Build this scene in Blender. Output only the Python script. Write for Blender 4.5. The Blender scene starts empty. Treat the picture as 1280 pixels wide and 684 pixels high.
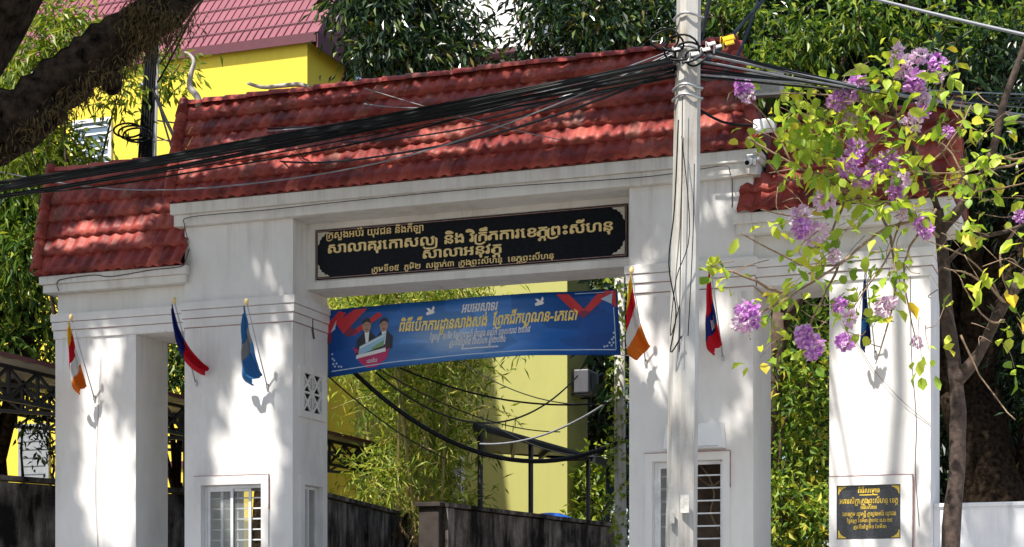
import bpy, bmesh, math, random
import numpy as np
from mathutils import Vector, Matrix
R = math.radians
SC = bpy.context.scene
COL = SC.collection

# ------------------------------------------------------------------ camera, sky, sun, exposure
YAW = R(20.1); CA, SA = math.cos(YAW), math.sin(YAW)
F, CX, HZ, DIST, EYE = 2208.0, 640.0, 790.0, 18.6, 0.5
cam = bpy.data.cameras.new('camera'); cam.sensor_width = 36.0; cam.lens = 36.0 * F / 1280
cam.shift_y = (HZ - 342) / 1280; cam.clip_start = 0.1; cam.clip_end = 3000
cam_o = bpy.data.objects.new('camera', cam); COL.objects.link(cam_o)
cam_o.location = (0, -DIST, EYE); cam_o.rotation_euler = (R(90), 0, YAW)
SC.camera = cam_o

SUN = Vector((-0.30, -1.0, 1.75)).normalized()
world = bpy.data.worlds.new('World'); SC.world = world; world.use_nodes = True
wn = world.node_tree
sky = wn.nodes.new('ShaderNodeTexSky'); sky.sky_type = 'NISHITA'; sky.sun_disc = False
sky.sun_elevation = math.asin(SUN.z); sky.sun_rotation = math.atan2(SUN.x, SUN.y)
sky.air_density = 1.0; sky.dust_density = 2.0; sky.ozone_density = 1.0
wn.links.new(sky.outputs[0], wn.nodes['Background'].inputs[0])
wn.nodes['Background'].inputs[1].default_value = 0.115
sl = bpy.data.lights.new('sun', 'SUN'); sl.energy = 4.6; sl.angle = R(0.9); sl.color = (1.0, 0.95, 0.87)
so = bpy.data.objects.new('sun', sl); COL.objects.link(so); so.location = (-10, -30, 40)
so.rotation_euler = SUN.to_track_quat('Z', 'Y').to_euler()
SC.view_settings.view_transform = 'Standard'; SC.view_settings.look = 'None'
SC.view_settings.exposure = 0.90; SC.view_settings.gamma = 1.0; SC.view_settings.use_curve_mapping = False

random.seed(7); rng = np.random.default_rng(7)

# ------------------------------------------------------------------ helpers
def at(u, v, Y):
    """a point seen at (u, v) in the photograph, Y metres away"""
    X = (u - CX) / F * Y
    return Vector((CA * X - SA * Y, SA * X + CA * Y - DIST, EYE + (HZ - v) / F * Y))

def depth_of(p):
    return -SA * p[0] + CA * (p[1] + DIST)

def tag(o, label=None, cat=None, group=None, kind=None):
    if label: o['label'] = label
    if cat: o['category'] = cat
    if group: o['group'] = group
    if kind: o['kind'] = kind
    return o

def empty(name, loc, label, cat, group=None, rz=0):
    o = bpy.data.objects.new(name, None); COL.objects.link(o)
    o.location = loc; o.rotation_euler = (0, 0, rz); o.empty_display_size = 0.2
    return tag(o, label, cat, group)

def wloc(o):
    v = Vector((0, 0, 0))
    while o: v = v + o.location; o = o.parent
    return v

def copy_tree(o, parent=None):
    c = o.copy(); COL.objects.link(c)
    if parent: c.parent = parent
    for ch in o.children: copy_tree(ch, c)
    return c

class MB:
    """collects shapes given in world coordinates, then links them as ONE mesh object"""
    def __init__(s): s.v = []; s.f = []; s.sm = []
    def add(s, vs, fs, smooth=False):
        n = len(s.v); s.v += [tuple(p) for p in vs]
        s.f += [tuple(i + n for i in f) for f in fs]; s.sm += [smooth] * len(fs); return s
    def box(s, x0, x1, y0, y1, z0, z1, ch=0.0):
        if ch <= 0:
            vs = [(x, y, z) for z in (z0, z1) for y in (y0, y1) for x in (x0, x1)]
            return s.add(vs, [(0, 2, 3, 1), (4, 5, 7, 6), (0, 1, 5, 4), (2, 6, 7, 3), (0, 4, 6, 2), (1, 3, 7, 5)])
        bm = bmesh.new(); bmesh.ops.create_cube(bm, size=1)
        for v in bm.verts:
            v.co = Vector(((x0 + x1) / 2 + v.co.x * (x1 - x0), (y0 + y1) / 2 + v.co.y * (y1 - y0), (z0 + z1) / 2 + v.co.z * (z1 - z0)))
        bmesh.ops.bevel(bm, geom=bm.edges[:], offset=ch, segments=2, affect='EDGES', profile=0.5)
        return s.bm(bm)
    def bm(s, bm, smooth=False, mat=None):
        bm.verts.index_update()
        vs = [(mat @ v.co) if mat else v.co.copy() for v in bm.verts]
        s.add(vs, [[v.index for v in f.verts] for f in bm.faces], smooth); bm.free(); return s
    def obox(s, c, ax, ay, az):
        """box from centre and three half-axis vectors"""
        c = Vector(c); vs = [c + ax * i + ay * j + az * k for k in (-1, 1) for j in (-1, 1) for i in (-1, 1)]
        return s.add(vs, [(0, 2, 3, 1), (4, 5, 7, 6), (0, 1, 5, 4), (2, 6, 7, 3), (0, 4, 6, 2), (1, 3, 7, 5)])
    def bar(s, a, b, w, h=None):
        a = Vector(a); b = Vector(b); d = (b - a); L = d.length; d.normalize()
        up = Vector((0, 0, 1)) if abs(d.z) < 0.95 else Vector((0, 1, 0))
        sx = d.cross(up).normalized(); sy = sx.cross(d).normalized()
        return s.obox((a + b) / 2, d * L / 2, sx * w / 2, sy * (h or w) / 2)
    def tube(s, pts, r, n=8, cap=True, smooth=True):
        pts = [Vector(p) for p in pts]; m = len(pts)
        rs = r if isinstance(r, (list, tuple)) else [r] * m
        base = len(s.v); up = None
        for i, p in enumerate(pts):
            t = (pts[min(i + 1, m - 1)] - pts[max(i - 1, 0)]).normalized()
            if up is None:
                up = t.orthogonal().normalized()
            up = (up - t * up.dot(t)).normalized(); w = t.cross(up)
            for k in range(n):
                a = 2 * math.pi * k / n
                s.v.append(tuple(p + (up * math.cos(a) + w * math.sin(a)) * rs[i]))
        for i in range(m - 1):
            for k in range(n):
                a = base + i * n + k; b = base + i * n + (k + 1) % n
                s.f.append((a, b, b + n, a + n)); s.sm.append(smooth)
        if cap:
            s.f.append(tuple(base + k for k in reversed(range(n)))); s.sm.append(False)
            s.f.append(tuple(base + (m - 1) * n + k for k in range(n))); s.sm.append(False)
        return s
    def prism(s, poly, axis, a0, a1):
        """poly of 2-D points extruded along axis 'x' (poly in y,z), 'y' (x,z) or 'z' (x,y)"""
        def P(q, t): return {'x': (t, q[0], q[1]), 'y': (q[0], t, q[1]), 'z': (q[0], q[1], t)}[axis]
        n = len(poly); vs = [P(q, a0) for q in poly] + [P(q, a1) for q in poly]
        fs = [tuple(range(n))[::-1], tuple(range(n, 2 * n))] + [(i, (i + 1) % n, n + (i + 1) % n, n + i) for i in range(n)]
        return s.add(vs, fs)
    def build(s, name, mat, parent=None, origin=(0, 0, 0), fix=True):
        W = wloc(parent) if parent else Vector(origin)
        me = bpy.data.meshes.new(name)
        me.from_pydata([(p[0] - W.x, p[1] - W.y, p[2] - W.z) for p in s.v], [], s.f)
        me.polygons.foreach_set('use_smooth', s.sm)
        if fix and len(s.f) < 60000:
            bm = bmesh.new(); bm.from_mesh(me); bmesh.ops.recalc_face_normals(bm, faces=bm.faces[:]); bm.to_mesh(me); bm.free()
        me.materials.append(mat); me.update()
        o = bpy.data.objects.new(name, me); COL.objects.link(o)
        if parent: o.parent = parent
        else: o.location = origin
        return o

def lerp(a, b, t): return a + (b - a) * t
def smooth_path(pts, k=4):
    pts = [Vector(p) for p in pts]; out = []
    for i in range(len(pts) - 1):
        p0 = pts[max(i - 1, 0)]; p1 = pts[i]; p2 = pts[i + 1]; p3 = pts[min(i + 2, len(pts) - 1)]
        for j in range(k):
            t = j / k
            out.append(0.5 * ((2 * p1) + (p2 - p0) * t + (2 * p0 - 5 * p1 + 4 * p2 - p3) * t * t + (3 * p1 - p0 - 3 * p2 + p3) * t ** 3))
    out.append(pts[-1]); return out
def ramp_r(r0, r1, n): return [lerp(r0, r1, i / max(n - 1, 1)) for i in range(n)]

# ------------------------------------------------------------------ materials
def new_mat(name):
    m = bpy.data.materials.new(name); m.use_nodes = True
    return m, m.node_tree, m.node_tree.nodes['Principled BSDF']
def N(nt, kind, **kw):
    n = nt.nodes.new(kind)
    for k, v in kw.items():
        if k in n.inputs: n.inputs[k].default_value = v
        else: setattr(n, k, v)
    return n
def ramp(nt, src, stops, interp='LINEAR'):
    r = nt.nodes.new('ShaderNodeValToRGB'); e = r.color_ramp; e.interpolation = interp
    while len(e.elements) < len(stops): e.elements.new(0.5)
    for el, (p, c) in zip(e.elements, stops):
        el.position = p; el.color = (*c, 1) if len(c) == 3 else c
    nt.links.new(src, r.inputs[0]); return r
def plain(name, col, rough=0.5, metal=0.0, noise=0.15, scale=6.0, bump=0.0, spec=0.5):
    m, nt, p = new_mat(name)
    g = nt.nodes.new('ShaderNodeNewGeometry')
    n = N(nt, 'ShaderNodeTexNoise', Scale=scale, Detail=5.0, Roughness=0.6); nt.links.new(g.outputs['Position'], n.inputs['Vector'])
    r = ramp(nt, n.outputs['Fac'], [(0.3, [c * (1 - noise) for c in col]), (0.7, [min(1, c * (1 + noise)) for c in col])])
    nt.links.new(r.outputs[0], p.inputs['Base Color'])
    p.inputs['Roughness'].default_value = rough; p.inputs['Metallic'].default_value = metal
    p.inputs['Specular IOR Level'].default_value = spec
    if bump:
        b = N(nt, 'ShaderNodeBump', Strength=bump, Distance=0.02); nt.links.new(n.outputs['Fac'], b.inputs['Height']); nt.links.new(b.outputs[0], p.inputs['Normal'])
    return m
def leaf_mat(name, stops, rough=0.45, trans=0.35, tint=(1.25, 1.2, 0.5), spec=0.35):
    m, nt, p = new_mat(name)
    g = nt.nodes.new('ShaderNodeNewGeometry')
    r = ramp(nt, g.outputs['Random Per Island'], stops)
    nt.links.new(r.outputs[0], p.inputs['Base Color']); p.inputs['Roughness'].default_value = rough
    p.inputs['Specular IOR Level'].default_value = spec
    t = nt.nodes.new('ShaderNodeBsdfTranslucent')
    mul = N(nt, 'ShaderNodeMix', data_type='RGBA', blend_type='MULTIPLY'); mul.inputs[0].default_value = 1
    nt.links.new(r.outputs[0], mul.inputs[6]); mul.inputs[7].default_value = (*tint, 1); nt.links.new(mul.outputs[2], t.inputs[0])
    mx = nt.nodes.new('ShaderNodeMixShader'); mx.inputs[0].default_value = trans
    nt.links.new(p.outputs[0], mx.inputs[1]); nt.links.new(t.outputs[0], mx.inputs[2])
    nt.links.new(mx.outputs[0], nt.nodes['Material Output'].inputs[0]); return m
def streaky(name, base, dirt, amount=0.5, sx=3.0, sz=0.25, rough=0.7, big=0.8, ledges=()):
    """paint with vertical run marks and blotches"""
    m, nt, p = new_mat(name)
    g = nt.nodes.new('ShaderNodeNewGeometry')
    mp = N(nt, 'ShaderNodeMapping'); mp.inputs['Scale'].default_value = (sx, sx, sz); nt.links.new(g.outputs['Position'], mp.inputs[0])
    n1 = N(nt, 'ShaderNodeTexNoise', Scale=2.2, Detail=6.0, Roughness=0.65); nt.links.new(mp.outputs[0], n1.inputs['Vector'])
    n2 = N(nt, 'ShaderNodeTexNoise', Scale=big, Detail=5.0, Roughness=0.6); nt.links.new(g.outputs['Position'], n2.inputs['Vector'])
    mul = N(nt, 'ShaderNodeMath', operation='MULTIPLY'); nt.links.new(n1.outputs[0], mul.inputs[0]); nt.links.new(n2.outputs[0], mul.inputs[1])
    r = ramp(nt, mul.outputs[0], [(0.18, base), (0.29, [lerp(b, d, amount * 0.4) for b, d in zip(base, dirt)]), (0.40, [lerp(b, d, amount) for b, d in zip(base, dirt)])])
    col = r.outputs[0]
    if ledges:                        # run-off stains that start under a ledge and thin out downwards
        sp = N(nt, 'ShaderNodeSeparateXYZ'); nt.links.new(g.outputs['Position'], sp.inputs[0]); acc = None
        for z, ln in ledges:
            mr = N(nt, 'ShaderNodeMapRange'); nt.links.new(sp.outputs[2], mr.inputs[0]); mr.inputs[1].default_value = z - ln; mr.inputs[2].default_value = z; mr.clamp = True
            lt = N(nt, 'ShaderNodeMath', operation='LESS_THAN'); nt.links.new(sp.outputs[2], lt.inputs[0]); lt.inputs[1].default_value = z
            ml = N(nt, 'ShaderNodeMath', operation='MULTIPLY'); nt.links.new(mr.outputs[0], ml.inputs[0]); nt.links.new(lt.outputs[0], ml.inputs[1])
            if acc is None: acc = ml
            else:
                mxm = N(nt, 'ShaderNodeMath', operation='MAXIMUM'); nt.links.new(acc.outputs[0], mxm.inputs[0]); nt.links.new(ml.outputs[0], mxm.inputs[1]); acc = mxm
        mp5 = N(nt, 'ShaderNodeMapping'); mp5.inputs['Scale'].default_value = (5.5, 5.5, 0.4); nt.links.new(g.outputs['Position'], mp5.inputs[0])
        n5 = N(nt, 'ShaderNodeTexNoise', Scale=1.6, Detail=5.0, Roughness=0.7); nt.links.new(mp5.outputs[0], n5.inputs['Vector'])
        r5 = ramp(nt, n5.outputs[0], [(0.50, (0, 0, 0)), (0.68, (1, 1, 1))])
        m5 = N(nt, 'ShaderNodeMath', operation='MULTIPLY'); nt.links.new(acc.outputs[0], m5.inputs[0]); nt.links.new(r5.outputs[0], m5.inputs[1])
        m6 = N(nt, 'ShaderNodeMath', operation='MULTIPLY'); nt.links.new(m5.outputs[0], m6.inputs[0]); m6.inputs[1].default_value = 0.38
        mxc = N(nt, 'ShaderNodeMix', data_type='RGBA'); nt.links.new(m6.outputs[0], mxc.inputs[0]); nt.links.new(col, mxc.inputs[6]); mxc.inputs[7].default_value = (*[d * 0.75 for d in dirt], 1); col = mxc.outputs[2]
    nt.links.new(col, p.inputs['Base Color']); p.inputs['Roughness'].default_value = rough; p.inputs['Specular IOR Level'].default_value = 0.2
    n3 = N(nt, 'ShaderNodeTexNoise', Scale=45.0, Detail=3.0); nt.links.new(g.outputs['Position'], n3.inputs['Vector'])
    b = N(nt, 'ShaderNodeBump', Strength=0.12, Distance=0.01); nt.links.new(n3.outputs[0], b.inputs['Height']); nt.links.new(b.outputs[0], p.inputs['Normal'])
    return m
M = {}
M['white'] = streaky('white_paint', (0.80, 0.775, 0.75), (0.42, 0.38, 0.35), 0.36, sx=1.6, sz=0.5, ledges=((4.15, 0.9), (5.37, 0.7), (0.99, 0.6)))
M['cream'] = streaky('cream_paint', (0.76, 0.735, 0.69), (0.40, 0.35, 0.30), 0.50, ledges=((5.64, 0.3), (4.9, 0.25)))
M['lowwall'] = streaky('white_wall_paint', (0.78, 0.78, 0.80), (0.35, 0.35, 0.36), 0.5, ledges=((1.83, 0.7),))
M['yellow'] = streaky('yellow_paint', (0.68, 0.53, 0.055), (0.50, 0.38, 0.05), 0.35)
M['lime'] = streaky('pale_green_paint', (0.40, 0.39, 0.125), (0.31, 0.30, 0.11), 0.4)
M['offwhite'] = streaky('far_white_paint', (0.80, 0.78, 0.78), (0.6, 0.56, 0.55), 0.4)
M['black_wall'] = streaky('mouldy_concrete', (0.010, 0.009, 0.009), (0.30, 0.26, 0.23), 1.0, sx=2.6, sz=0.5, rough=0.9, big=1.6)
M['pier'] = plain('brown_render', (0.035, 0.026, 0.022), 0.9, noise=0.5, scale=5)
M['primer'] = plain('maroon_primer', (0.34, 0.20, 0.19), 0.8, noise=0.4, scale=15)
M['steel'] = plain('dark_steel', (0.018, 0.018, 0.02), 0.5, 0.3)
M['sheet'] = plain('grey_roof_sheet', (0.09, 0.09, 0.10), 0.5, 0.2)
M['alu'] = plain('white_aluminium', (0.72, 0.72, 0.73), 0.35)
M['blackstone'] = plain('black_granite', (0.005, 0.006, 0.009), 0.4, noise=0.6, scale=40, spec=0.1)
M['greystone'] = plain('dark_grey_granite', (0.035, 0.037, 0.045), 0.2, noise=0.5, scale=40)
M['gold'] = plain('gold_paint', (0.78, 0.58, 0.24), 0.45, 0.0, noise=0.15, scale=30)
M['silver'] = plain('pale_metal_inlay', (0.50, 0.46, 0.36), 0.5, noise=0.2, scale=30)
M['yellow_gold'] = plain('yellow_gold_paint', (0.72, 0.50, 0.06), 0.45, noise=0.2, scale=30)
M['concrete'] = streaky('pole_concrete', (0.50, 0.49, 0.46), (0.22, 0.18, 0.13), 0.9, sx=6, sz=0.6, big=1.5)
M['cable'] = plain('black_cable', (0.006, 0.007, 0.008), 0.5, noise=0.3, spec=0.2)
M['greycable'] = plain('grey_cable', (0.22, 0.23, 0.25), 0.5, noise=0.2)
M['whitecable'] = plain('white_cable', (0.55, 0.55, 0.55), 0.5)
M['brownwire'] = plain('brown_wire', (0.10, 0.07, 0.07), 0.6)
M['plastic_yellow'] = plain('yellow_plastic', (0.8, 0.50, 0.01), 0.4)
M['plastic_white'] = plain('white_plastic', (0.75, 0.75, 0.75), 0.35)
M['plastic_blue'] = plain('blue_plastic', (0.02, 0.12, 0.55), 0.4)
M['galv'] = plain('galvanised_steel', (0.42, 0.43, 0.44), 0.4, 0.7)
M['bark'] = plain('brown_bark', (0.085, 0.055, 0.038), 0.9, noise=0.5, scale=14, bump=0.6)
M['darkbark'] = plain('dark_mossy_bark', (0.026, 0.018, 0.012), 0.95, noise=0.97, scale=16, bump=1.0, spec=0.04)
M['moss'] = leaf_mat('moss_fibre', [(0, (0.05, 0.035, 0.015)), (0.6, (0.09, 0.06, 0.02)), (1, (0.16, 0.11, 0.04))], 0.9, 0.2)
M['culm'] = plain('bamboo_culm', (0.34, 0.28, 0.10), 0.5, noise=0.3)
M['twig'] = plain('pale_twig', (0.24, 0.16, 0.10), 0.8, noise=0.3, scale=20, bump=0.3)
M['notice'] = plain('weathered_paper', (0.50, 0.49, 0.45), 0.8, noise=0.3, scale=25)
M['myrtlebark'] = plain('dark_brown_bark', (0.055, 0.036, 0.027), 0.9, noise=0.6, scale=18, bump=0.7)
M['paper'] = plain('white_sheet_metal', (0.82, 0.82, 0.82), 0.5, noise=0.03)
M['carpaint'] = plain('black_car_paint', (0.008, 0.008, 0.010), 0.15, noise=0.1)
M['rubber'] = plain('rubber', (0.015, 0.015, 0.015), 0.8)
M['shutter'] = plain('grey_shutter', (0.22, 0.23, 0.24), 0.5)
M['bluewin'] = plain('blue_grey_glass', (0.10, 0.14, 0.18), 0.1)
M['interior'] = plain('brown_interior', (0.16, 0.11, 0.08), 0.8, noise=0.5, scale=5)
M['ground'] = plain('packed_earth', (0.20, 0.17, 0.13), 0.95, noise=0.3, scale=1.5)
M['asphalt'] = plain('asphalt', (0.05, 0.05, 0.052), 0.9, noise=0.3, scale=8)
M['paving'] = plain('concrete_paving', (0.36, 0.34, 0.31), 0.9, noise=0.15, scale=3)
M['linepaint'] = plain('road_paint', (0.75, 0.75, 0.72), 0.7)
def glass_mat():
    m, nt, p = new_mat('window_glass')
    p.inputs['Base Color'].default_value = (0.30, 0.33, 0.32, 1); p.inputs['Roughness'].default_value = 0.06
    p.inputs['Alpha'].default_value = 0.22; return m
M['glass'] = glass_mat()
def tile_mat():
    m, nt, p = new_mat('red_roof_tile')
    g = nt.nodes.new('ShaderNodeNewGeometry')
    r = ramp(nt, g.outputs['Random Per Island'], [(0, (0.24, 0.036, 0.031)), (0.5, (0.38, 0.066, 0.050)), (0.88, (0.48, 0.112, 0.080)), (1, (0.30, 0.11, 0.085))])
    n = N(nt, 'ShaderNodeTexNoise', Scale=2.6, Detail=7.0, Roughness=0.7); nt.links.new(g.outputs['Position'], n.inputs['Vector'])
    k = ramp(nt, n.outputs[0], [(0.40, (0.24, 0.19, 0.20)), (0.50, (0.75, 0.68, 0.68)), (0.58, (1, 1, 1))])  # mould blotches, deepened to stand in for canopy shade on the roof
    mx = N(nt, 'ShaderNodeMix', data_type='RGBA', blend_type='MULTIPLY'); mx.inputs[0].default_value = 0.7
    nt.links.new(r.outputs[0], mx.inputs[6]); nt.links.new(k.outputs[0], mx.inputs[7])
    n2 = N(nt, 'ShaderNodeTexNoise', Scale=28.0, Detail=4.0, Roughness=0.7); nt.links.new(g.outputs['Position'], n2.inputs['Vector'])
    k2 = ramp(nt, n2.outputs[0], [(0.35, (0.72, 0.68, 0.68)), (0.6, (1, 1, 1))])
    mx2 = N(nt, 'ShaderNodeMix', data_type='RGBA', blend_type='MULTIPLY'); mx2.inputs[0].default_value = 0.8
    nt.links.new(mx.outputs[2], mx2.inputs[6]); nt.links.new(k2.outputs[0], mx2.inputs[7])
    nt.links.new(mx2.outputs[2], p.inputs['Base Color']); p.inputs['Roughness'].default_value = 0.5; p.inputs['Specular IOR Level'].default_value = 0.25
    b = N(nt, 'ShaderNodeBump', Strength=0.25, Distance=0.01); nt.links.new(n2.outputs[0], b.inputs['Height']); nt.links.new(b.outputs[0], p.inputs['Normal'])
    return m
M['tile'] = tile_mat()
M['tilebody'] = plain('red_mortar', (0.16, 0.035, 0.032), 0.8, noise=0.4, scale=9)
M['maroonroof'] = plain('maroon_sheet_roof', (0.175, 0.040, 0.058), 0.6, noise=0.15, scale=2)
M['maroontrim'] = plain('maroon_trim', (0.085, 0.014, 0.022), 0.6)
G1 = [(0, (0.018, 0.045, 0.012)), (0.45, (0.035, 0.085, 0.018)), (0.75, (0.09, 0.16, 0.026)), (1, (0.24, 0.30, 0.04))]
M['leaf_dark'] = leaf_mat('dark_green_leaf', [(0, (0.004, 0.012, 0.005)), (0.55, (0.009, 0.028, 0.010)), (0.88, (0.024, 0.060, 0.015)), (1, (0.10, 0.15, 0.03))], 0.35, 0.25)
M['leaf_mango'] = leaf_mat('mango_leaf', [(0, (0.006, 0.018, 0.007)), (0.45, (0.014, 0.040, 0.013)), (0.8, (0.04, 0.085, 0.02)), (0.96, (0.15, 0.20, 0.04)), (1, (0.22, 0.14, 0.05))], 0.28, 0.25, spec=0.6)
M['leaf_bright'] = leaf_mat('bright_green_leaf', [(0, (0.020, 0.055, 0.012)), (0.4, (0.07, 0.15, 0.022)), (0.8, (0.20, 0.29, 0.04)), (1, (0.36, 0.42, 0.06))], 0.4, 0.4)
M['leaf_mid'] = leaf_mat('mid_green_leaf', G1, 0.4, 0.35)
M['leaf_lime'] = leaf_mat('lime_green_leaf', [(0, (0.07, 0.13, 0.015)), (0.5, (0.18, 0.26, 0.03)), (1, (0.34, 0.38, 0.04))], 0.45, 0.4)
M['leaf_bamboo'] = leaf_mat('bamboo_leaf', [(0, (0.09, 0.16, 0.025)), (0.5, (0.25, 0.34, 0.055)), (0.9, (0.50, 0.53, 0.10)), (1, (0.62, 0.54, 0.18))], 0.5, 0.45)
M['leaf_myrtle'] = leaf_mat('yellow_green_leaf', [(0, (0.15, 0.29, 0.03)), (0.45, (0.36, 0.50, 0.06)), (0.9, (0.55, 0.62, 0.09)), (1, (0.68, 0.56, 0.07))], 0.45, 0.5)
M['leaf_autumn'] = leaf_mat('mixed_shrub_leaf', [(0, (0.05, 0.12, 0.02)), (0.5, (0.20, 0.32, 0.045)), (0.9, (0.45, 0.50, 0.08)), (1, (0.62, 0.45, 0.05))], 0.45, 0.4)
M['petal'] = leaf_mat('purple_petal', [(0, (0.52, 0.18, 0.60)), (0.5, (0.72, 0.40, 0.76)), (1, (0.88, 0.68, 0.86))], 0.6, 0.45, (1, 0.8, 1))
M['palepetal'] = leaf_mat('pale_pink_petal', [(0, (0.72, 0.46, 0.68)), (0.5, (0.84, 0.70, 0.80)), (1, (0.90, 0.86, 0.86))], 0.6, 0.45, (1, 0.9, 1))

# ------------------------------------------------------------------ leaves
def unit(a): return a / np.maximum(np.linalg.norm(a, axis=1, keepdims=True), 1e-9)
def add_leaves(mb, pos, dirs, length, width, fold=0.25, full=False, up=None):
    """leaf blades: pos (n,3) stalk points, dirs (n,3) blade directions"""
    n = len(pos); d = unit(dirs)
    ref = rng.normal(size=(n, 3)) * 0.7 + (np.array([0, 0, 1.0]) if up is None else up)
    s = unit(np.cross(d, ref)); nn = unit(np.cross(s, d))
    L = (length * rng.uniform(0.45 if full else 0.65, 1.3, n))[:, None]; W = (width * rng.uniform(0.7, 1.2, n))[:, None]
    base = pos; tip = pos + d * L * (0.95 if full else 1) - nn * L * (0.30 if full else 0.12)
    if full:
        mid = pos + d * L * 0.5 - nn * W * fold
        a1 = pos + d * L * 0.22 + s * W * 0.38; a2 = pos + d * L * 0.62 + s * W * 0.46
        b1 = pos + d * L * 0.22 - s * W * 0.38; b2 = pos + d * L * 0.62 - s * W * 0.46
        V = np.stack([base, a1, a2, tip, b2, b1, mid], 1)
        faces = [(0, 1, 6), (1, 2, 6), (2, 3, 6), (3, 4, 6), (4, 5, 6), (5, 0, 6)]; k = 7
    else:
        a = pos + d * L * 0.45 + s * W * 0.5 + nn * W * fold; b = pos + d * L * 0.45 - s * W * 0.5 + nn * W * fold
        V = np.stack([base, a, tip, b], 1); faces = [(0, 1, 2), (0, 2, 3)]; k = 4
    o = len(mb.v)
    mb.v += [tuple(p) for p in V.reshape(-1, 3).tolist()]
    for i in range(n):
        q = o + i * k
        for f in faces: mb.f.append(tuple(q + j for j in f))
    mb.sm += [full] * (n * len(faces))
def clump_leaves(mb, centres, per, spread, length, width, droop=0.5, full=False, keep=None, flat=1.0):
    c = np.repeat(np.array(centres, float), per, axis=0); n = len(c)
    off = rng.normal(size=(n, 3)) * spread * np.array([1, 1, flat])
    pos = c + off
    d = unit(off) * 0.8 + rng.normal(size=(n, 3)) * 0.6 + np.array([0, 0, -droop])
    if keep is not None:
        k = keep(pos); pos = pos[k]; d = d[k]
    add_leaves(mb, pos, d, length, width, full=full)
def blob_points(c, r, n, hollow=0.5):
    """points in an ellipsoid, mostly towards its surface"""
    d = unit(rng.normal(size=(n, 3))); q = rng.uniform(hollow, 1.0, n) ** 0.6
    return np.array(c) + d * q[:, None] * np.array(r)

# ------------------------------------------------------------------ Khmer lettering
_gc = {}
BOLD = 0.0
def glyph(s):
    if s in _gc: return _gc[s]
    cu = bpy.data.curves.new('lettering_source', 'FONT'); cu.body = s; cu.size = 1.0; cu.resolution_u = 3; cu.offset = 0.0
    o = bpy.data.objects.new('lettering_source', cu); COL.objects.link(o)
    dg = bpy.context.evaluated_depsgraph_get(); me = bpy.data.meshes.new_from_object(o.evaluated_get(dg))
    v = [(p.co.x, p.co.y) for p in me.vertices]; f = [tuple(p.vertices) for p in me.polygons]
    bpy.data.objects.remove(o); bpy.data.curves.remove(cu); bpy.data.meshes.remove(me)
    if s[0] == '\u178f' and len(s) <= 2:          # this letter's lower loop is lost when its outline is filled: drawn as a stroke
        sv, sf = stroke([(0.045, 0.30), (0.045, 0.08), (0.07, 0.042), (0.12, 0.042), (0.165, 0.09), (0.165, 0.17), (0.12, 0.215), (0.06, 0.20)], 0.065); k0 = len(v); v += sv; f += [tuple(i + k0 for i in q) for q in sf]
    _gc[s] = (v, f); return _gc[s]
def advance(b):
    return max(a for a, _ in glyph(b + b)[0]) - max(a for a, _ in glyph(b)[0])
def stroke(pts, w):
    v = []; f = []
    for i, p in enumerate(pts):
        a = pts[max(i - 1, 0)]; b = pts[min(i + 1, len(pts) - 1)]
        dx, dy = b[0] - a[0], b[1] - a[1]; l = math.hypot(dx, dy) or 1
        v += [(p[0] - dy / l * w / 2, p[1] + dx / l * w / 2), (p[0] + dy / l * w / 2, p[1] - dx / l * w / 2)]
        if i: f.append((2 * i - 2, 2 * i - 1, 2 * i + 1, 2 * i))
    return v, f
def khmer(text):
    """lays a line out cluster by cluster (subscript letters set under or around their base letter)"""
    V = []; Fs = []; x = 0.0
    def put(v, f, sx=1, sy=1, ox=0, oy=0):
        n = len(V); V.extend((a * sx + ox, b * sy + oy) for a, b in v); Fs.extend(tuple(i + n for i in q) for q in f)
    cl = []; i = 0
    while i < len(text):
        ch = text[i]
        if ch == '\u17d2' and cl and i + 1 < len(text): cl[-1][1].append(text[i + 1]); i += 2; continue
        if 0x17b6 <= ord(ch) <= 0x17d1 and cl: cl[-1][2].append(ch); i += 1; continue
        cl.append([ch, [], []]); i += 1
    for b, subs, vs in cl:
        if b == ' ': x += 0.26; continue
        pre = ''; post = ''; marks = ''
        for q in vs:
            if q in '\u17c1\u17c2\u17c3': pre = q
            elif q == '\u17c4': pre = '\u17c1'; post = '\u17b6'
            elif q == '\u17c5': pre = '\u17c1'; post = '\u17b6'; marks += '\u17cd'
            elif q == '\u17be': pre = '\u17c1'; marks += '\u17b8'
            elif q == '\u17c0': pre = '\u17c1'; post = '\u17b6'
            elif q in '\u17b6\u17c7': post += q
            else: marks += q
        if pre:
            v, f = glyph(pre); put(v, f, ox=x); x += max(a for a, _ in v) + 0.05
        if '\u179a' in subs:
            x += 0.10
        v, f = glyph(b); w = max(a for a, _ in v); put(v, f, ox=x)
        av = advance(b)
        for q in marks:
            vm, fm = glyph(q); put(vm, fm, ox=x + av)
        if post:
            vp, fp = glyph(post); put(vp, fp, ox=x + av); w = av + max(a for a, _ in vp)
        bw = max(a for a, _ in v); lo = 0.0
        for q in subs:
            if q == '\u179a':
                sv, sf = stroke([(bw * 0.8, -0.10), (bw * 0.5, -0.20), (0.08, -0.22), (-0.07, -0.14), (-0.09, 0.1), (-0.09, 0.40), (-0.02, 0.46)], 0.07); put(sv, sf, ox=x)
            elif q == '\u1799':
                sv, sf = stroke([(bw * 0.3, -0.10), (bw * 0.4, -0.22), (bw * 0.9, -0.24), (bw + 0.1, -0.18), (bw + 0.13, 0.1), (bw + 0.13, 0.42), (bw + 0.05, 0.47)], 0.07); put(sv, sf, ox=x); w += 0.2
            else:
                gv, gf = glyph(q); gw = max(a for a, _ in gv); k = min(0.72, bw / gw)
                put(gv, gf, sx=k, sy=0.5, ox=x + bw / 2 - gw * k / 2, oy=-0.33)
        x += w + 0.055
    return V, Fs, x
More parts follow.
